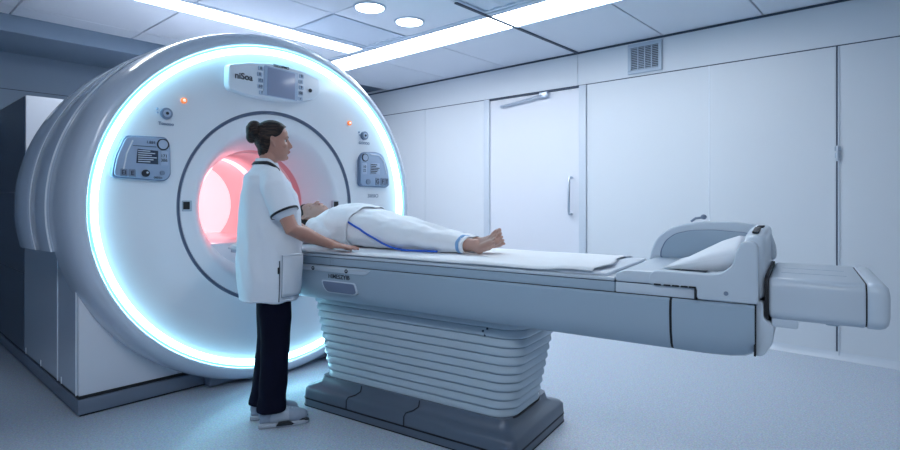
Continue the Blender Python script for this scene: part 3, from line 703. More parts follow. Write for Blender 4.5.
# sloping white cushion in the cradle
cu = MB(); rings = []
for k in range(15):
    q = k / 14; y = 0.09 + 0.45 * q; e = math.sin(PI * min(1, max(0, 0.04 + 0.92 * q))) ** 0.35
    top = [(2.005, 0.972), (2.05, 0.978 + 0.012 * e), (2.12, 0.985 + 0.045 * e), (2.20, 0.99 + 0.085 * e), (2.26, 0.99 + 0.108 * e), (2.285, 0.99 + 0.106 * e), (2.289, 0.975)]
    rings.append([(x - 0.012, y, z) for x, z in top])
cu.loft(rings)
c = cu.build('cushion', M['cushion'], angle=180); c.location = TLOC; c.rotation_euler = (0, 0, TRZ)
tag(c, 'white cushion sloping up inside the end cradle of the table', 'cushion')

# ------------------------------------------------------------------ people helpers
def ering(c, rx, ry, n=40, p=2.0, ux=(1, 0, 0), uy=(0, 1, 0), warp=None):
    out = []; c = Vector(c); ux = Vector(ux); uy = Vector(uy)
    for k in range(n):
        a = 2 * PI * k / n; ca, sa = math.cos(a), math.sin(a)
        x = math.copysign(abs(ca) ** (2 / p), ca); y = math.copysign(abs(sa) ** (2 / p), sa)
        w = 1 + (warp(a) if warp else 0)
        out.append(c + ux * rx * x * w + uy * ry * y * w)
    return out
def interp(keys, t):
    for a, b in zip(keys, keys[1:]):
        if a[0] <= t <= b[0]:
            q = (t - a[0]) / (b[0] - a[0]); q = q * q * (3 - 2 * q)
            return [a[i] + (b[i] - a[i]) * q for i in range(len(a))]
    return list(keys[0] if t < keys[0][0] else keys[-1])
def add_hand(mb, wrist, fwd, up, thumb_side, size=1.0, curl=10, splay=5):
    """five-fingered hand: palm block, four fingers of unequal length, thumb from the side of the palm"""
    f = Vector(fwd).normalized(); u = (Vector(up) - f * Vector(up).dot(f)).normalized(); s = Vector(thumb_side); s = (s - f * s.dot(f) - u * s.dot(u)).normalized()
    w = Vector(wrist); k = size
    rings = [ering(w + f * (d * k), wd * k, th * k, 20, 2.6, s, u) for d, wd, th in ((-0.01, 0.024, 0.019), (0.012, 0.028, 0.017), (0.04, 0.037, 0.0155), (0.07, 0.040, 0.0135), (0.088, 0.038, 0.011))]
    mb.loft(rings)
    for i, (off, ln, r) in enumerate(((0.029, 0.068, 0.0085), (0.0095, 0.076, 0.0088), (-0.0105, 0.070, 0.0083), (-0.029, 0.054, 0.0073))):
        a = R(splay * (1.2 - i * 0.8)); d = (f * math.cos(a) + s * math.sin(a)).normalized()
        p = w + f * 0.075 * k + s * off * k; pts = [p]
        seg = (0.22, 0.40, 0.26, 0.20); cu = 0
        for j, q in enumerate(seg):
            cu += (0, curl * 0.6, curl, curl * 0.8)[j]
            dd = d * math.cos(R(cu)) - u * math.sin(R(cu)); pts.append(pts[-1] + dd * ln * q * k)
        mb.tube(pts, [r * k, r * k * 1.0, r * k * 1.02, r * k * 0.92, r * k * 0.78], 12)
    p = w + f * 0.022 * k + s * 0.022 * k - u * 0.004 * k; d1 = (f * 0.72 + s * 0.66 - u * 0.2).normalized(); d2 = (f * 0.95 + s * 0.25 - u * 0.2).normalized()
    mb.tube([p, p + d1 * 0.034 * k, p + d1 * 0.034 * k + d2 * 0.03 * k, p + d1 * 0.034 * k + d2 * 0.052 * k], [0.0135 * k, 0.0105 * k, 0.0098 * k, 0.0075 * k], 12)
HEADP = [(-0.114, 0.064, 0.022, 0.022), (-0.104, 0.075, 0.000, 0.038), (-0.088, 0.081, -0.025, 0.050), (-0.066, 0.083, -0.052, 0.058), (-0.045, 0.085, -0.078, 0.065), (-0.020, 0.083, -0.094, 0.071), (0.004, 0.080, -0.101, 0.0745), (0.026, 0.087, -0.103, 0.076), (0.052, 0.085, -0.100, 0.074), (0.078, 0.072, -0.088, 0.065), (0.098, 0.048, -0.066, 0.050), (0.111, 0.020, -0.040, 0.030), (0.116, 0.000, -0.020, 0.012)]
def head_rings(Mx, k, g=0.0):
    out = []
    f = Mx.col[0].to_3d(); l = Mx.col[1].to_3d()
    for z, xf, xb, hw in HEADP:
        out.append(ering(Mx @ (Vector(((xf + xb) / 2, 0, z + g * (1 if z > 0 else -1) * abs(z) / 0.1)) * k), ((xf - xb) / 2 + g) * k, (hw + g) * k, 32, 2.25, f, l))
    return out
def sculpt(me, Mx, k):
    """press the eye sockets, mouth corners and temples into the fused head"""
    inv = Mx.inverted()
    f = Mx.col[0].to_3d()
    for v in me.vertices:
        p = inv @ v.co / k
        if abs(p.x) > 0.13 or abs(p.y) > 0.1 or abs(p.z) > 0.13: continue
        if p.x > 0.04:
            for sd in (-1, 1):
                d = math.hypot((p.y - sd * 0.031) / 1.35, p.z - 0.003)
                v.co -= f * k * 0.0085 * math.exp(-(d / 0.0115) ** 2)
            v.co -= f * k * 0.003 * math.exp(-((p.z + 0.0805) / 0.006) ** 2) * math.exp(-(p.y / 0.025) ** 2)
def hair_cap(Mx, k, extra):
    """hair over the skull, cut along a line from the forehead past the ear to the nape"""
    t = MB(); t.loft(head_rings(Mx, k, 0.0085))
    for p, r in extra:
        q = bmesh.new(); bmesh.ops.create_uvsphere(q, u_segments=28, v_segments=14, radius=1)
        t._merge(q, Mx @ Matrix.Translation(Vector(p) * k) @ Matrix.Diagonal((*(Vector(r) * k), 1)))
    me = remesh(t, 0.0045 * k, 2)
    line = [(-0.2, -0.06), (-0.09, -0.045), (-0.06, -0.036), (-0.03, -0.027), (0.0, -0.024), (0.012, -0.018), (0.022, 0.012), (0.034, 0.034), (0.052, 0.048), (0.072, 0.058), (0.086, 0.068), (0.094, 0.085), (0.3, 0.15)]   # hairline: (height, forward)
    inv = Mx.inverted(); c0 = Vector((-0.01, 0, 0.015))
    for v in me.vertices:
        p = inv @ v.co / k
        xl = line[0][1]
        for a, b in zip(line, line[1:]):
            if a[0] <= p.z <= b[0]: xl = a[1] + (b[1] - a[1]) * (p.z - a[0]) / (b[0] - a[0])
        q = max((p.x - xl) / 0.010, (-0.080 - p.z) / 0.012 if p.x > -0.075 else 0)
        q = max(0, min(1, q)); q = q * q * (3 - 2 * q)
        if q > 0 and p.x > -0.09: v.co = Mx @ ((c0 + (p - c0) * (1 - 0.17 * q)) * k)
    return me
from mathutils import noise
def crease(me, amp, sc, seed=0.0):
    """gentle ridged folds pushed along the normals of a cloth mesh"""
    ns = [v.normal.copy() for v in me.vertices]
    for v, n in zip(me.vertices, ns):
        p = Vector((v.co.x * sc[0] + seed, v.co.y * sc[1], v.co.z * sc[2]))
        h = (1 - abs(noise.noise(p)) * 2.2) * 0.7 + noise.noise(p * 2.1 + Vector((3, 1, 7))) * 0.5
        v.co += n * amp * h
    me.update()
def add_head(mb, c, fwd, up, k=1.0):
    """skull, jaw, brow, nose, lips, chin and ears about head centre c"""
    f = Vector(fwd).normalized(); u = (Vector(up) - f * Vector(up).dot(f)).normalized(); l = u.cross(f); c = Vector(c)
    Mx = Matrix((f, l, u)).transposed().to_4x4(); Mx.translation = c
    def E(p, r, rot=(0, 0, 0), n=24):
        from mathutils import Euler
        t = bmesh.new(); bmesh.ops.create_uvsphere(t, u_segments=n, v_segments=n // 2, radius=1)
        mb._merge(t, Mx @ Matrix.Translation(Vector(p) * k) @ Euler(rot).to_matrix().to_4x4() @ Matrix.Diagonal((r[0] * k, r[1] * k, r[2] * k, 1)))
    def TB(path, rad, n=12): mb.tube([Mx @ (Vector(p) * k) for p in path], [r * k for r in rad], n)
    mb.loft(head_rings(Mx, k))
    E((0.070, 0, -0.095), (0.016, 0.019, 0.015))                 # chin
    TB([(0.078, 0, 0.014), (0.090, 0, -0.010), (0.099, 0, -0.026)], [0.008, 0.010, 0.0105])   # nose ridge
    E((0.095, 0, -0.032), (0.016, 0.013, 0.009)); E((0.088, 0, -0.040), (0.010, 0.010, 0.010))
    for s in (-1, 1):
        E((0.088, s * 0.011, -0.033), (0.010, 0.008, 0.007))
        E((0.071, s * 0.030, 0.019), (0.014, 0.024, 0.008), (0, 0, s * 0.35))    # brow ridge
        E((0.055, s * 0.042, -0.026), (0.022, 0.018, 0.017))                     # cheekbone
        TB([(0.002, s * 0.074, -0.030), (-0.006, s * 0.080, -0.016), (-0.018, s * 0.089, 0.006), (-0.014, s * 0.089, 0.022), (0.000, s * 0.083, 0.020), (0.006, s * 0.076, 0.006)], [0.0065, 0.0055, 0.005, 0.005, 0.005, 0.005], 10)
        E((-0.005, s * 0.077, -0.002), (0.012, 0.0045, 0.023), (0, 0, s * -0.35))
    E((0.086, 0, -0.056), (0.009, 0.021, 0.006)); E((0.084, 0, -0.067), (0.009, 0.018, 0.006))
    return Mx

# ------------------------------------------------------------------ patient  (table axes)
PT = tthing('person', 'patient lying on the table in a white gown with bare feet', 'person')
QC = 0.335
PB = 0.9605                                         # resting height
tor = [  # s, centre z, half width, half height
    (-0.150, 1.075, 0.085, 0.070), (-0.115, 1.065, 0.165, 0.092), (-0.06, 1.072, 0.190, 0.109), (0.03, 1.080, 0.188, 0.119), (0.14, 1.083, 0.180, 0.122),
    (0.30, 1.070, 0.182, 0.108), (0.47, 1.054, 0.176, 0.093), (0.62, 1.037, 0.160, 0.076), (0.78, 1.019, 0.132, 0.058), (0.90, 1.006, 0.108, 0.045), (0.965, 1.000, 0.098, 0.039)]
b = MB()
hm = add_head(b, (-0.270, QC, 1.135), (0.10, 0, 1), (-1, 0, 0.10), 0.98)
b.tube([(-0.215, QC, 1.105), (-0.17, QC, 1.09), (-0.12, QC, 1.08)], [0.05, 0.05, 0.06], 20)
b.loft([ering((s, QC, z), w * 0.82, h * 0.82, 28, 2.2, (0, 1, 0), (0, 0, 1)) for s, z, w, h in tor if s < 0.5])
for sd in (-1, 1):
    y = QC + sd * 0.075
    b.tube([(0.36, y, 1.04), (0.62, y, 1.035), (0.70, QC + sd * 0.065, 1.03), (0.90, QC + sd * 0.055, 1.008), (0.985, QC + sd * 0.052, 1.005)], [0.062, 0.048, 0.045, 0.038, 0.034], 18)
    # foot: heel down, toes up, rolled a little outward
    fs = -0.04 if sd > 0 else 0.0
    an = Vector((0.985 + fs, QC + sd * 0.052, 1.006)); hl = Vector((1.040 + fs, QC + sd * 0.058, 0.985)); ball = Vector((1.115 + fs, QC + sd * 0.072, 1.026))
    b.tube([an, (1.012 + fs, QC + sd * 0.053, 1.003), hl], [0.034, 0.034, 0.026], 18)
    acr = Vector((-0.25, sd * -0.62, 0.74)).normalized()        # big toe side of the ball
    thk = Vector((0.72, sd * 0.1, -0.5)).normalized()
    for q0 in range(1):
        rings = []
        for q in range(7):
            t = q / 6; c = an.lerp(ball, t) + Vector((0.012, 0, -0.006)) * math.sin(PI * t)
            rings.append(ering(c, 0.030 + 0.018 * t, 0.030 - 0.013 * t, 24, 2.2, acr, thk))
        b.loft(rings)
    b.tube([hl, (1.07 + fs, QC + sd * 0.064, 1.002), ball + thk * 0.006], [0.024, 0.022, 0.020], 14)
    fw = Vector((0.66, sd * 0.10, 0.60)).normalized()
    for i in range(5):
        off = 0.036 - 0.0185 * i; ln = (0.052, 0.046, 0.041, 0.035, 0.028)[i]; r = (0.0125, 0.0088, 0.0084, 0.008, 0.0078)[i]
        p = ball + acr * off - fw * 0.008; d = (fw + acr * (0.10 - 0.05 * i)).normalized()
        b.tube([p, p + d * ln * 0.6, p + d * ln + thk * 0.005], [r, r * 0.95, r * 1.02], 12)
# near arm along the side, hand on the sheet
b.tube([(-0.09, 0.185, 1.07), (-0.02, 0.178, 1.062), (0.06, 0.225, 1.08), (0.18, 0.29, 1.10)], [0.042, 0.038, 0.034, 0.026], 16)
b.tube([(-0.09, 2 * QC - 0.165, 1.075), (0.05, 2 * QC - 0.135, 1.03), (0.20, 2 * QC - 0.16, 1.0)], [0.044, 0.038, 0.028], 16)
me = remesh(b, 0.0040, 3, 0.5); sculpt(me, hm, 0.98)
tb = link('body', me, M['skinp'], PT, angle=180)
def on_head(name, p, r, m, parent, Mx, k):
    t = MB(); t.ell((0, 0, 0), r, n=14); me = bpy.data.meshes.new(name); t.bm.to_mesh(me); t.bm.free()
    me.transform(Mx @ Matrix.Translation(Vector(p) * k) @ Matrix.Scale(k, 4)); return link(name, me, m, parent, angle=180)
for sd in (-1, 1):
    on_head('closed_eyelid', (0.064, sd * 0.031, 0.002), (0.011, 0.015, 0.010), M['skinp'], PT, hm, 0.98)
on_head('lips', (0.0895, 0, -0.0605), (0.0075, 0.020, 0.0075), M['lip'], PT, hm, 0.98)
link('hair', hair_cap(hm, 0.98, []), M['hair'], PT, angle=180)

def body_sec(s):
    _, z, w, h = interp(tor, s); return z, w, h
def gown_pt(s, a, off=0.0):
    """point on the gown at station s, angle a (0 = far side, 90 = top, 180 = near side)"""
    z, w, h = body_sec(s); ca, sa = math.cos(a), math.sin(a); p = 2.25
    x = math.copysign(abs(ca) ** (2 / p), ca); y = math.copysign(abs(sa) ** (2 / p), sa)
    f = 0.0
    up = max(0.0, sa)
    if s > 0.3:                                            # valley between the legs
        t = min(1, (s - 0.3) / 0.35); f -= 0.16 * t * math.exp(-((a - R(90)) / 0.30) ** 2)
    side = max(0.0, 1 - abs(a - R(150)) / R(60))
    f += 0.026 * math.sin(a * 5 + s * 13) * up + 0.020 * math.sin(a * 9 - s * 17 + 1.3) * up + 0.016 * math.sin(s * 38 + a * 3) * up * (1 if s < 0.3 else 0.5) + 0.05 * side * math.sin(s * 16 + a * 6) * (1 if s > 0.2 else 0.4)
    yy = QC + (w + off) * x * (1 + f * 0.4); zz = z + (h + off) * y * (1 + f)
    if sa < 0: yy = QC + (w + off) * x * (1 + 0.05 * (-sa))       # cloth spreads where it lies on the table
    return Vector((s, yy, max(zz, PB)))
def garment(name, s0, s1, off0, off1, m, ns=70, na=72, hem=None):
    rings = []
    for i in range(ns + 1):
        q = i / ns; s = s0 + (s1 - s0) * q
        rings.append([gown_pt(s + (hem(2 * PI * k / na) * q if hem else 0), 2 * PI * k / na, off0 + (off1 - off0) * q) for k in range(na)])
    t = MB(); t.loft(rings, cap=False); o = t.build(name, m, PT, angle=180)
    crease(o.data, 0.010, (6, 13, 13), 5.0)
    for v in o.data.vertices: v.co.z = max(v.co.z, PB)
    return o
sk = garment('long_gown', 0.13, 0.960, 0.000, 0.006, M['gown'], 90)
so = sk.modifiers.new('thick', 'SOLIDIFY'); so.thickness = 0.003; so.offset = -1
# shirt with sleeves
st = MB()
st.loft([[gown_pt(s, 2 * PI * k / 48, 0.004) for k in range(48)] for s in [-0.150 + 0.33 * i / 30 for i in range(31)]])
for sd in (-1, 1):
    y = lambda v: QC + sd * (QC - v)
    st.tube([(-0.095, y(0.185), 1.075), (-0.03, y(0.140), 1.055), (0.035, y(0.117), 1.025)], [0.060, 0.058, 0.056], 24)
me = remesh(st, 0.006, 3)
for v in me.vertices:
    if v.co.z < PB: v.co.z = PB
crease(me, 0.004, (16, 9, 9), 2.0)
for v in me.vertices:
    if v.co.z < PB: v.co.z = PB
shirt = link('gown_top', me, M['gown'], PT, angle=180)
# folded cover across the waist
cv = garment('waist_wrap', 0.03, 0.215, 0.009, 0.010, M['gown'], 30, 72, lambda a: 0.03 * math.sin(a))
so = cv.modifiers.new('thick', 'SOLIDIFY'); so.thickness = 0.004; so.offset = 1
# blue piping down the near side, then along the hem at the table
path = []
for k in range(25):
    q = k / 24; s = 0.215 + 0.365 * q; a = R(164) + R(58) * (q ** 1.1); path.append(gown_pt(s, a, 0.006) + Vector((0, -0.004, 0)))
for k, p in enumerate(path):
    q = max(0, (k / 24 - 0.55) / 0.45) ** 1.4; p.z = max(p.z + (PB + 0.006 - p.z) * q, PB + 0.006)
for k in range(14):
    s = 0.60 + 0.22 * k / 13; p = gown_pt(s, R(205), 0.008) + Vector((0, -0.005, 0)); p.z = PB + 0.006; path.append(p)
pb = MB(); pb.pipe(path, 0.006, 8); tpb = pb.build('blue_piping', M['blue'], sk, angle=180); tpb['label'] = 'bright blue piping'
for s0, s1, m, nm in ((0.925, 0.942, M['bluec'], 'cuff_band'), (0.943, 0.966, M['gown'], 'cuff')):
    rg = []
    for s in (s0, s1): rg.append([gown_pt(s, 2 * PI * k / 60, 0.0105) for k in range(60)])
    t = MB(); t.loft(rg, cap=False); o = t.build(nm, m, sk, angle=180); so = o.modifiers.new('t', 'SOLIDIFY'); so.thickness = 0.004; so.offset = 0

# ------------------------------------------------------------------ radiographer  (x = facing, y = her left, z up)
WL, WR = (1.570, 2.737, 0), R(-29)
P = thing('person', 'woman with a dark hair bun standing in white tunic and navy trousers', 'person', WL, WR)
YC = 0.045
b = MB()
HC = (0.016, YC + 0.0, 1.573); HK = 0.95
wm = add_head(b, HC, (1, 0.02, 0.02), (-0.02, 0, 1), HK)
b.tube([(-0.035, YC, 1.36), (-0.02, YC, 1.43), (0.0, YC, 1.50), (0.012, YC, 1.54)], [0.068, 0.051, 0.050, 0.055], 22)
tw = [(0.74, 0.0, 0.10, 0.15), (0.85, 0.0, 0.118, 0.168), (0.95, 0.0, 0.105, 0.152), (1.08, 0.0, 0.095, 0.135), (1.20, 0.0, 0.105, 0.145), (1.31, -0.012, 0.092, 0.150), (1.37, -0.026, 0.070, 0.120), (1.405, -0.028, 0.052, 0.080)]
b.loft([ering((x, YC, z), rx, ry, 32, 2.3) for z, x, rx, ry in tw])
sho = {-1: (0.002, YC - 0.172, 1.340), 1: (-0.022, YC + 0.168, 1.345)}
elb = {-1: (0.105, -0.200, 1.090), 1: (0.075, 0.225, 1.12)}
wri = {-1: (0.326, -0.090, 0.993), 1: (0.272, 0.040, 1.020)}
for sd in (-1, 1):
    s_, e_, w_ = Vector(sho[sd]), Vector(elb[sd]), Vector(wri[sd])
    b.tube([s_, s_.lerp(e_, 0.5), e_, e_.lerp(w_, 0.3), e_.lerp(w_, 0.7), w_], [0.042, 0.042, 0.039, 0.040, 0.030, 0.0235], 18)
add_hand(b, wri[-1], (0.157, -0.100, -0.016), (0.05, 0, 1), (0.55, 0.83, 0), 0.98, curl=5)
add_hand(b, wri[1], (0.132, -0.095, -0.033), (0.05, 0, 1), (-0.55, -0.83, 0), 0.98, curl=9)
hip = {-1: (0.012, YC - 0.085, 0.83), 1: (0.012, YC + 0.085, 0.83)}
kne = {-1: (0.030, 0.003, 0.46), 1: (0.010, 0.12, 0.46)}
ank = {-1: (0.005, -0.017, 0.085), 1: (-0.040, 0.115, 0.085)}
for sd in (-1, 1):
    h_, k_, a_ = Vector(hip[sd]), Vector(kne[sd]), Vector(ank[sd])
    b.tube([h_, h_.lerp(k_, 0.5), k_, k_.lerp(a_, 0.35), a_], [0.082, 0.070, 0.052, 0.050, 0.034], 20)
    b.tube([a_, a_ + Vector((0.05, -0.005, -0.04)), a_ + Vector((0.15, -0.01, -0.055))], [0.033, 0.030, 0.022], 14)
me = remesh(b, 0.0040, 3, 0.5); sculpt(me, wm, HK)
link('body', me, M['skin'], P, angle=180)
for sd in (-1, 1):
    on_head('eye', (0.0625, sd * 0.031, 0.002), (0.0112, 0.013, 0.007), M['eye'], P, wm, HK)
    on_head('iris', (0.0728, sd * 0.0315, 0.002), (0.003, 0.0055, 0.0058), M['iris'], P, wm, HK)
    t = MB(); t.tube([wm @ (Vector(p) * HK) for p in ((0.0860, sd * 0.018, 0.023), (0.0825, sd * 0.034, 0.027), (0.070, sd * 0.049, 0.022))], [0.0026, 0.0026, 0.0014], 8); t.build('eyebrow', M['hair'], P, angle=180)
    t = MB(); t.tube([wm @ (Vector(p) * HK) for p in ((0.0725, sd * 0.021, 0.0075), (0.0750, sd * 0.031, 0.0100), (0.069, sd * 0.043, 0.0065))], [0.0012, 0.0017, 0.0012], 8); t.build('eyelashes', M['iris'], P, angle=180)
on_head('lips', (0.0895, 0, -0.0605), (0.0075, 0.020, 0.0078), M['lip'], P, wm, HK)
HR = link('hair', hair_cap(wm, HK, [((-0.055, 0, -0.052), (0.034, 0.050, 0.050)), ((-0.078, 0, 0.05), (0.045, 0.058, 0.05))]), M['hair'], P, angle=180)
bn = MB()
for p, r in (((-0.108, 0, 0.056), (0.036, 0.048, 0.050)), ((-0.114, 0.0, 0.026), (0.030, 0.038, 0.038)), ((-0.098, 0, 0.086), (0.036, 0.042, 0.030)), ((-0.090, 0, 0.050), (0.045, 0.058, 0.055)), ((-0.118, 0.012, 0.07), (0.026, 0.03, 0.03))):
    t = bmesh.new(); bmesh.ops.create_uvsphere(t, u_segments=24, v_segments=12, radius=1)
    bn._merge(t, wm @ Matrix.Translation(p) @ Matrix.Diagonal((*r, 1)))
link('hair_bun', remesh(bn, 0.005, 2), M['hair'], HR, angle=180)

# tunic
tn = [(0.695, 0.000, 0.154, 0.173), (0.80, 0.000, 0.164, 0.180), (0.93, 0.000, 0.170, 0.178), (1.05, 0.002, 0.167, 0.173), (1.16, 0.002, 0.162, 0.167), (1.26, -0.004, 0.150, 0.167), (1.33, -0.016, 0.126, 0.182), (1.375, -0.030, 0.108, 0.165), (1.405, -0.026, 0.082, 0.125), (1.43, -0.024, 0.066, 0.082), (1.452, -0.018, 0.060, 0.066)]
def fold(z):
    def w(a):
        k = max(0, min(1, (1.36 - z) / 0.3))
        return k * (0.014 * math.sin(a * 3 + z * 6) + 0.020 * math.sin(a * 7 + 2 * math.sin(z * 5)) + 0.014 * math.sin(a * 11 + z * 14))
    return w
tu = MB(); rg = []
for i in range(60):
    z = 0.695 + (1.452 - 0.695) * i / 59; _, x, rx, ry = interp(tn, z); rg.append(ering((x, YC, z), rx, ry, 64, 2.25, warp=fold(z)))
tu.loft(rg)
hemc = {}
for sd in (-1, 1):
    s_, e_ = Vector(sho[sd]), Vector(elb[sd]); d = (e_ - s_)
    h_ = s_ + d * 0.66; hemc[sd] = (h_, d.normalized())
    tu.tube([s_ + Vector((0.0, -sd * 0.03, 0.012)), s_ + d * 0.12, s_ + d * 0.38, s_ + d * 0.56], [0.064, 0.066, 0.065, 0.064], 26)
    tu.loft([ering(s_ + d * q, r, r, 26, 2.0, Vector((0.93, 0, 0.36)), d.normalized().cross(Vector((0.93, 0, 0.36)).normalized())) for q, r in ((0.3, 0.065), (0.5, 0.065), (0.66, 0.068))])
me = remesh(tu, 0.006, 3, 0.5)
crease(me, 0.010, (8, 8, 3.0), 1.0)
TN = link('tunic', me, M['tunic'], P, angle=180)
# collar with dark stripes, sleeve edging, pocket, slit, buttons tag
def ring_strip(rings, name, m, parent, th=0.004):
    t = MB(); t.loft(rings, cap=False); o = t.build(name, m, parent, angle=180); s = o.modifiers.new('t', 'SOLIDIFY'); s.thickness = th; s.offset = 0; return o
def col_ring(z, gr=0.0):
    _, x, rx, ry = interp(tn, min(z, 1.452)); q = []
    for k in range(40):
        a = 2 * PI * k / 40; drop = 0.040 * max(0, math.cos(a)) ** 1.5
        q.append(Vector((x + (rx + gr) * math.cos(a), YC + (ry + gr) * math.sin(a), z - drop)))
    return q
ring_strip([col_ring(1.432, 0.004), col_ring(1.458, 0.001), col_ring(1.474, -0.004)], 'collar', M['tunic'], TN, 0.006)
ring_strip([col_ring(1.440, 0.0135), col_ring(1.4575, 0.0085)], 'collar_stripe', M['trim'], TN, 0.003)
for sd in (-1, 1):
    h_, d = hemc[sd]; ux = Vector((0.93, 0, 0.36)).normalized(); ux = (ux - d * ux.dot(d)).normalized(); uy = d.cross(ux)
    ring_strip([ering(h_ - d * 0.010, 0.0740, 0.0740, 32, 2.0, ux, uy), ering(h_ + d * 0.002, 0.0740, 0.0740, 32, 2.0, ux, uy)], 'sleeve_trim', M['trim'], TN, 0.003)
def tun_pt(z, a, off=0.004):
    _, x, rx, ry = interp(tn, z); w = 1 + fold(z)(a); p = 2.25; ca, sa = math.cos(a), math.sin(a)
    return Vector((x + (rx * w + off) * math.copysign(abs(ca) ** (2 / p), ca), YC + (ry * w + off) * math.copysign(abs(sa) ** (2 / p), sa), z))
t = MB()     # patch pocket on the right front
zs = [0.725 + 0.225 * i / 10 for i in range(11)]; an = [R(-74) + R(50) * k / 14 for k in range(15)]
t.loft([[tun_pt(z, a, 0.010) for a in an] for z in zs], cap=False, closed=False); o = t.build('pocket', M['tunic'], TN, angle=180)
s = o.modifiers.new('t', 'SOLIDIFY'); s.thickness = 0.005; s.offset = 1
t = MB(); t.pipe([tun_pt(0.948, a, 0.016) for a in an], 0.0035, 6); t.build('pocket_hem', M['tunic'], o, angle=180)
t = MB(); t.pipe([tun_pt(z, an[0], 0.013) for z in reversed(zs)] + [tun_pt(zs[0], a, 0.013) for a in an] + [tun_pt(z, an[-1], 0.013) for z in zs], 0.0022, 6); t.build('pocket_stitching', M['btn'], o, angle=180)
t = MB(); t.pipe([tun_pt(0.70 + 0.22 * k / 12, R(-78), 0.007) for k in range(13)], 0.0030, 6); t.build('side_slit', M['seam'], TN, angle=180)
c = tun_pt(0.865, R(-79), 0.006); t = MB(); t.box(c.x - 0.006, c.x + 0.006, c.y - 0.004, c.y + 0.004, 0.850, 0.885, 0.002, 1); t.build('seam_tag', M['trim'], TN)
t = MB(); t.pipe([tun_pt(0.703, 2 * PI * k / 64, 0.003) for k in range(65)], 0.004, 6); t.build('hem', M['tunic'], TN, angle=180)
# trousers
tr = MB()
tr.loft([ering((0.0, YC, z), rx, ry, 36, 2.3) for z, rx, ry in ((0.70, 0.112, 0.155), (0.80, 0.122, 0.165), (0.92, 0.112, 0.152))])
for sd in (-1, 1):
    h_, k_, a_ = Vector(hip[sd]), Vector(kne[sd]), Vector(ank[sd]); rg = []
    for i in range(44):
        q = i / 43; z = 0.80 + (0.085 - 0.80) * q
        if z > k_.z: u = (0.83 - z) / (0.83 - k_.z); cc = h_.lerp(k_, u)
        else: u = (k_.z - z) / (k_.z - 0.085); cc = k_.lerp(a_, u)
        r = 0.096 - 0.022 * min(1, q * 1.7) - 0.004 * max(0, q - 0.6) + 0.006 * math.sin(q * 34) * max(0, q - 0.72) * 3.0
        rg.append(ering((cc.x, cc.y, z), r * 1.0, r * 0.92, 32, 2.1, warp=lambda a, q=q: 0.02 * math.sin(a * 3 + q * 9) + 0.018 * math.sin(a * 5 - q * 15)))
    tr.loft(rg)
me = remesh(tr, 0.006, 2); crease(me, 0.004, (10, 10, 5), 4.0)
link('trousers', me, M['navy'], P, angle=180)
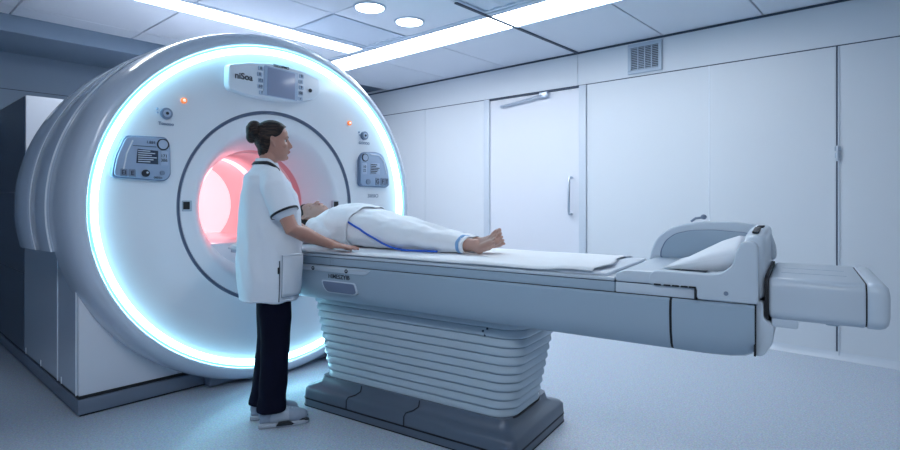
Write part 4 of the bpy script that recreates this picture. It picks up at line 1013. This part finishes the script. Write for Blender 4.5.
# shoes
for sd in (-1, 1):
    a_ = Vector(ank[sd]); x0, y0 = a_.x - 0.062, a_.y
    sec = [(0.000, 0.024, 0.045, 0.055), (0.025, 0.033, 0.055, 0.068), (0.07, 0.035, 0.052, 0.072), (0.11, 0.037, 0.042, 0.062), (0.16, 0.044, 0.034, 0.048), (0.205, 0.044, 0.029, 0.038), (0.24, 0.032, 0.026, 0.028), (0.256, 0.014, 0.024, 0.016)]
    t = MB(); t.loft([ering((x0 + x, y0, 0.020 + h * 0.5), w, h * 0.55, 24, 2.6, (0, 1, 0), (0, 0, 1)) for x, w, _, h in [(s[0], s[1], 0, s[3] + 0.018) for s in sec]])
    t.tube([(x0 + 0.03, y0, 0.06), (x0 + 0.055, y0, 0.085)], [0.036, 0.040], 20)
    S = link('shoe', remesh(t, 0.005, 3), M['shoe'], P, angle=180)
    pts = [(x0 - 0.006 + 0.268 * (0.5 - 0.5 * math.cos(PI * k / 14)), y0 - (0.006 + interp([(q[0], q[1]) for q in sec], 0.256 * (0.5 - 0.5 * math.cos(PI * k / 14)))[1])) for k in range(15)]
    outl = pts + [(x, 2 * y0 - y) for x, y in reversed(pts)]
    t = MB(); t.prism(outl, 'z', 0.002, 0.024, 0.005); t.build('sole', M['sole'], S, angle=50)
    t = MB()
    for yy in (-1, 1):
        t.prism([(x0 + 0.085, 0.010), (x0 + 0.10, 0.030), (x0 + 0.15, 0.032), (x0 + 0.185, 0.016), (x0 + 0.17, 0.008)], 'y', y0 + yy * 0.036, y0 + yy * 0.0505, 0.002)
        t.prism([(x0 + 0.205, 0.022), (x0 + 0.225, 0.034), (x0 + 0.262, 0.026), (x0 + 0.262, 0.018)], 'y', y0 + yy * 0.018, y0 + yy * 0.038, 0.002)
    t.build('sole_insert', M['black'], S)
    t = MB(); t.loft([ering((x0 + x, y0, 0.020 + h * 0.5), w + e, h * 0.55 + e, 24, 2.6, (0, 1, 0), (0, 0, 1)) for x, w, h, e in ((0.050, 0.0335, 0.088, -0.002), (0.062, 0.0345, 0.089, 0.002), (0.09, 0.036, 0.085, 0.003), (0.125, 0.0388, 0.076, 0.003), (0.15, 0.0425, 0.069, 0.0015), (0.162, 0.0440, 0.065, -0.003))]); t.build('side_overlay', M['shoel'], S, angle=60)
    t = MB()
    for k in range(4):
        x = x0 + 0.118 + 0.017 * k; z = 0.1045 - 0.0052 * k
        t.tube([(x, y0 - 0.024, z - 0.012), (x + 0.004, y0, z), (x, y0 + 0.024, z - 0.012)], 0.0035, 8)
    t.tube([(x0 + 0.125, y0, 0.104), (x0 + 0.118, y0 - 0.014, 0.122), (x0 + 0.132, y0 - 0.026, 0.104)], 0.003, 8)
    t.build('laces', M['shoel'], S, angle=180)

# ------------------------------------------------------------------ light, sky, camera
strip(-0.30, 0.02, -2.2, 2.2, 'unseen strip light added over the open side of the room')  # lamp out of view, added to light the room
w = bpy.data.worlds.new('World'); SC.world = w; w.use_nodes = True
bg = w.node_tree.nodes['Background']; bg.inputs['Color'].default_value = (0.47, 0.575, 0.70, 1); bg.inputs['Strength'].default_value = 0.37
def point(name, loc, col, e, r=0.05):
    l = bpy.data.lights.new(name, 'POINT'); l.color = col; l.energy = e; l.shadow_soft_size = r
    o = bpy.data.objects.new(name, l); COL.objects.link(o); o.location = loc; return o
point('bore_lamp', (GX, 4.45, 1.42), (1, 0.42, 0.47), 2.2, 0.06)

cam = bpy.data.cameras.new('camera'); cam.sensor_width = 36; cam.lens = 36 * 540 / 900; cam.shift_y = -26 / 900; cam.clip_start = 0.05
co = bpy.data.objects.new('camera', cam); COL.objects.link(co); co.location = (0, 0, 1.25); co.rotation_euler = (PI / 2, 0, R(41.752 - 90)); SC.camera = co
SC.view_settings.view_transform = 'Standard'; SC.view_settings.look = 'None'; SC.view_settings.gamma = 1; SC.view_settings.use_curve_mapping = False
SC.view_settings.exposure = -0.14
SC.cycles.use_denoising = True
SC.cycles.max_bounces = 8; SC.cycles.diffuse_bounces = 5; SC.cycles.sample_clamp_indirect = 6
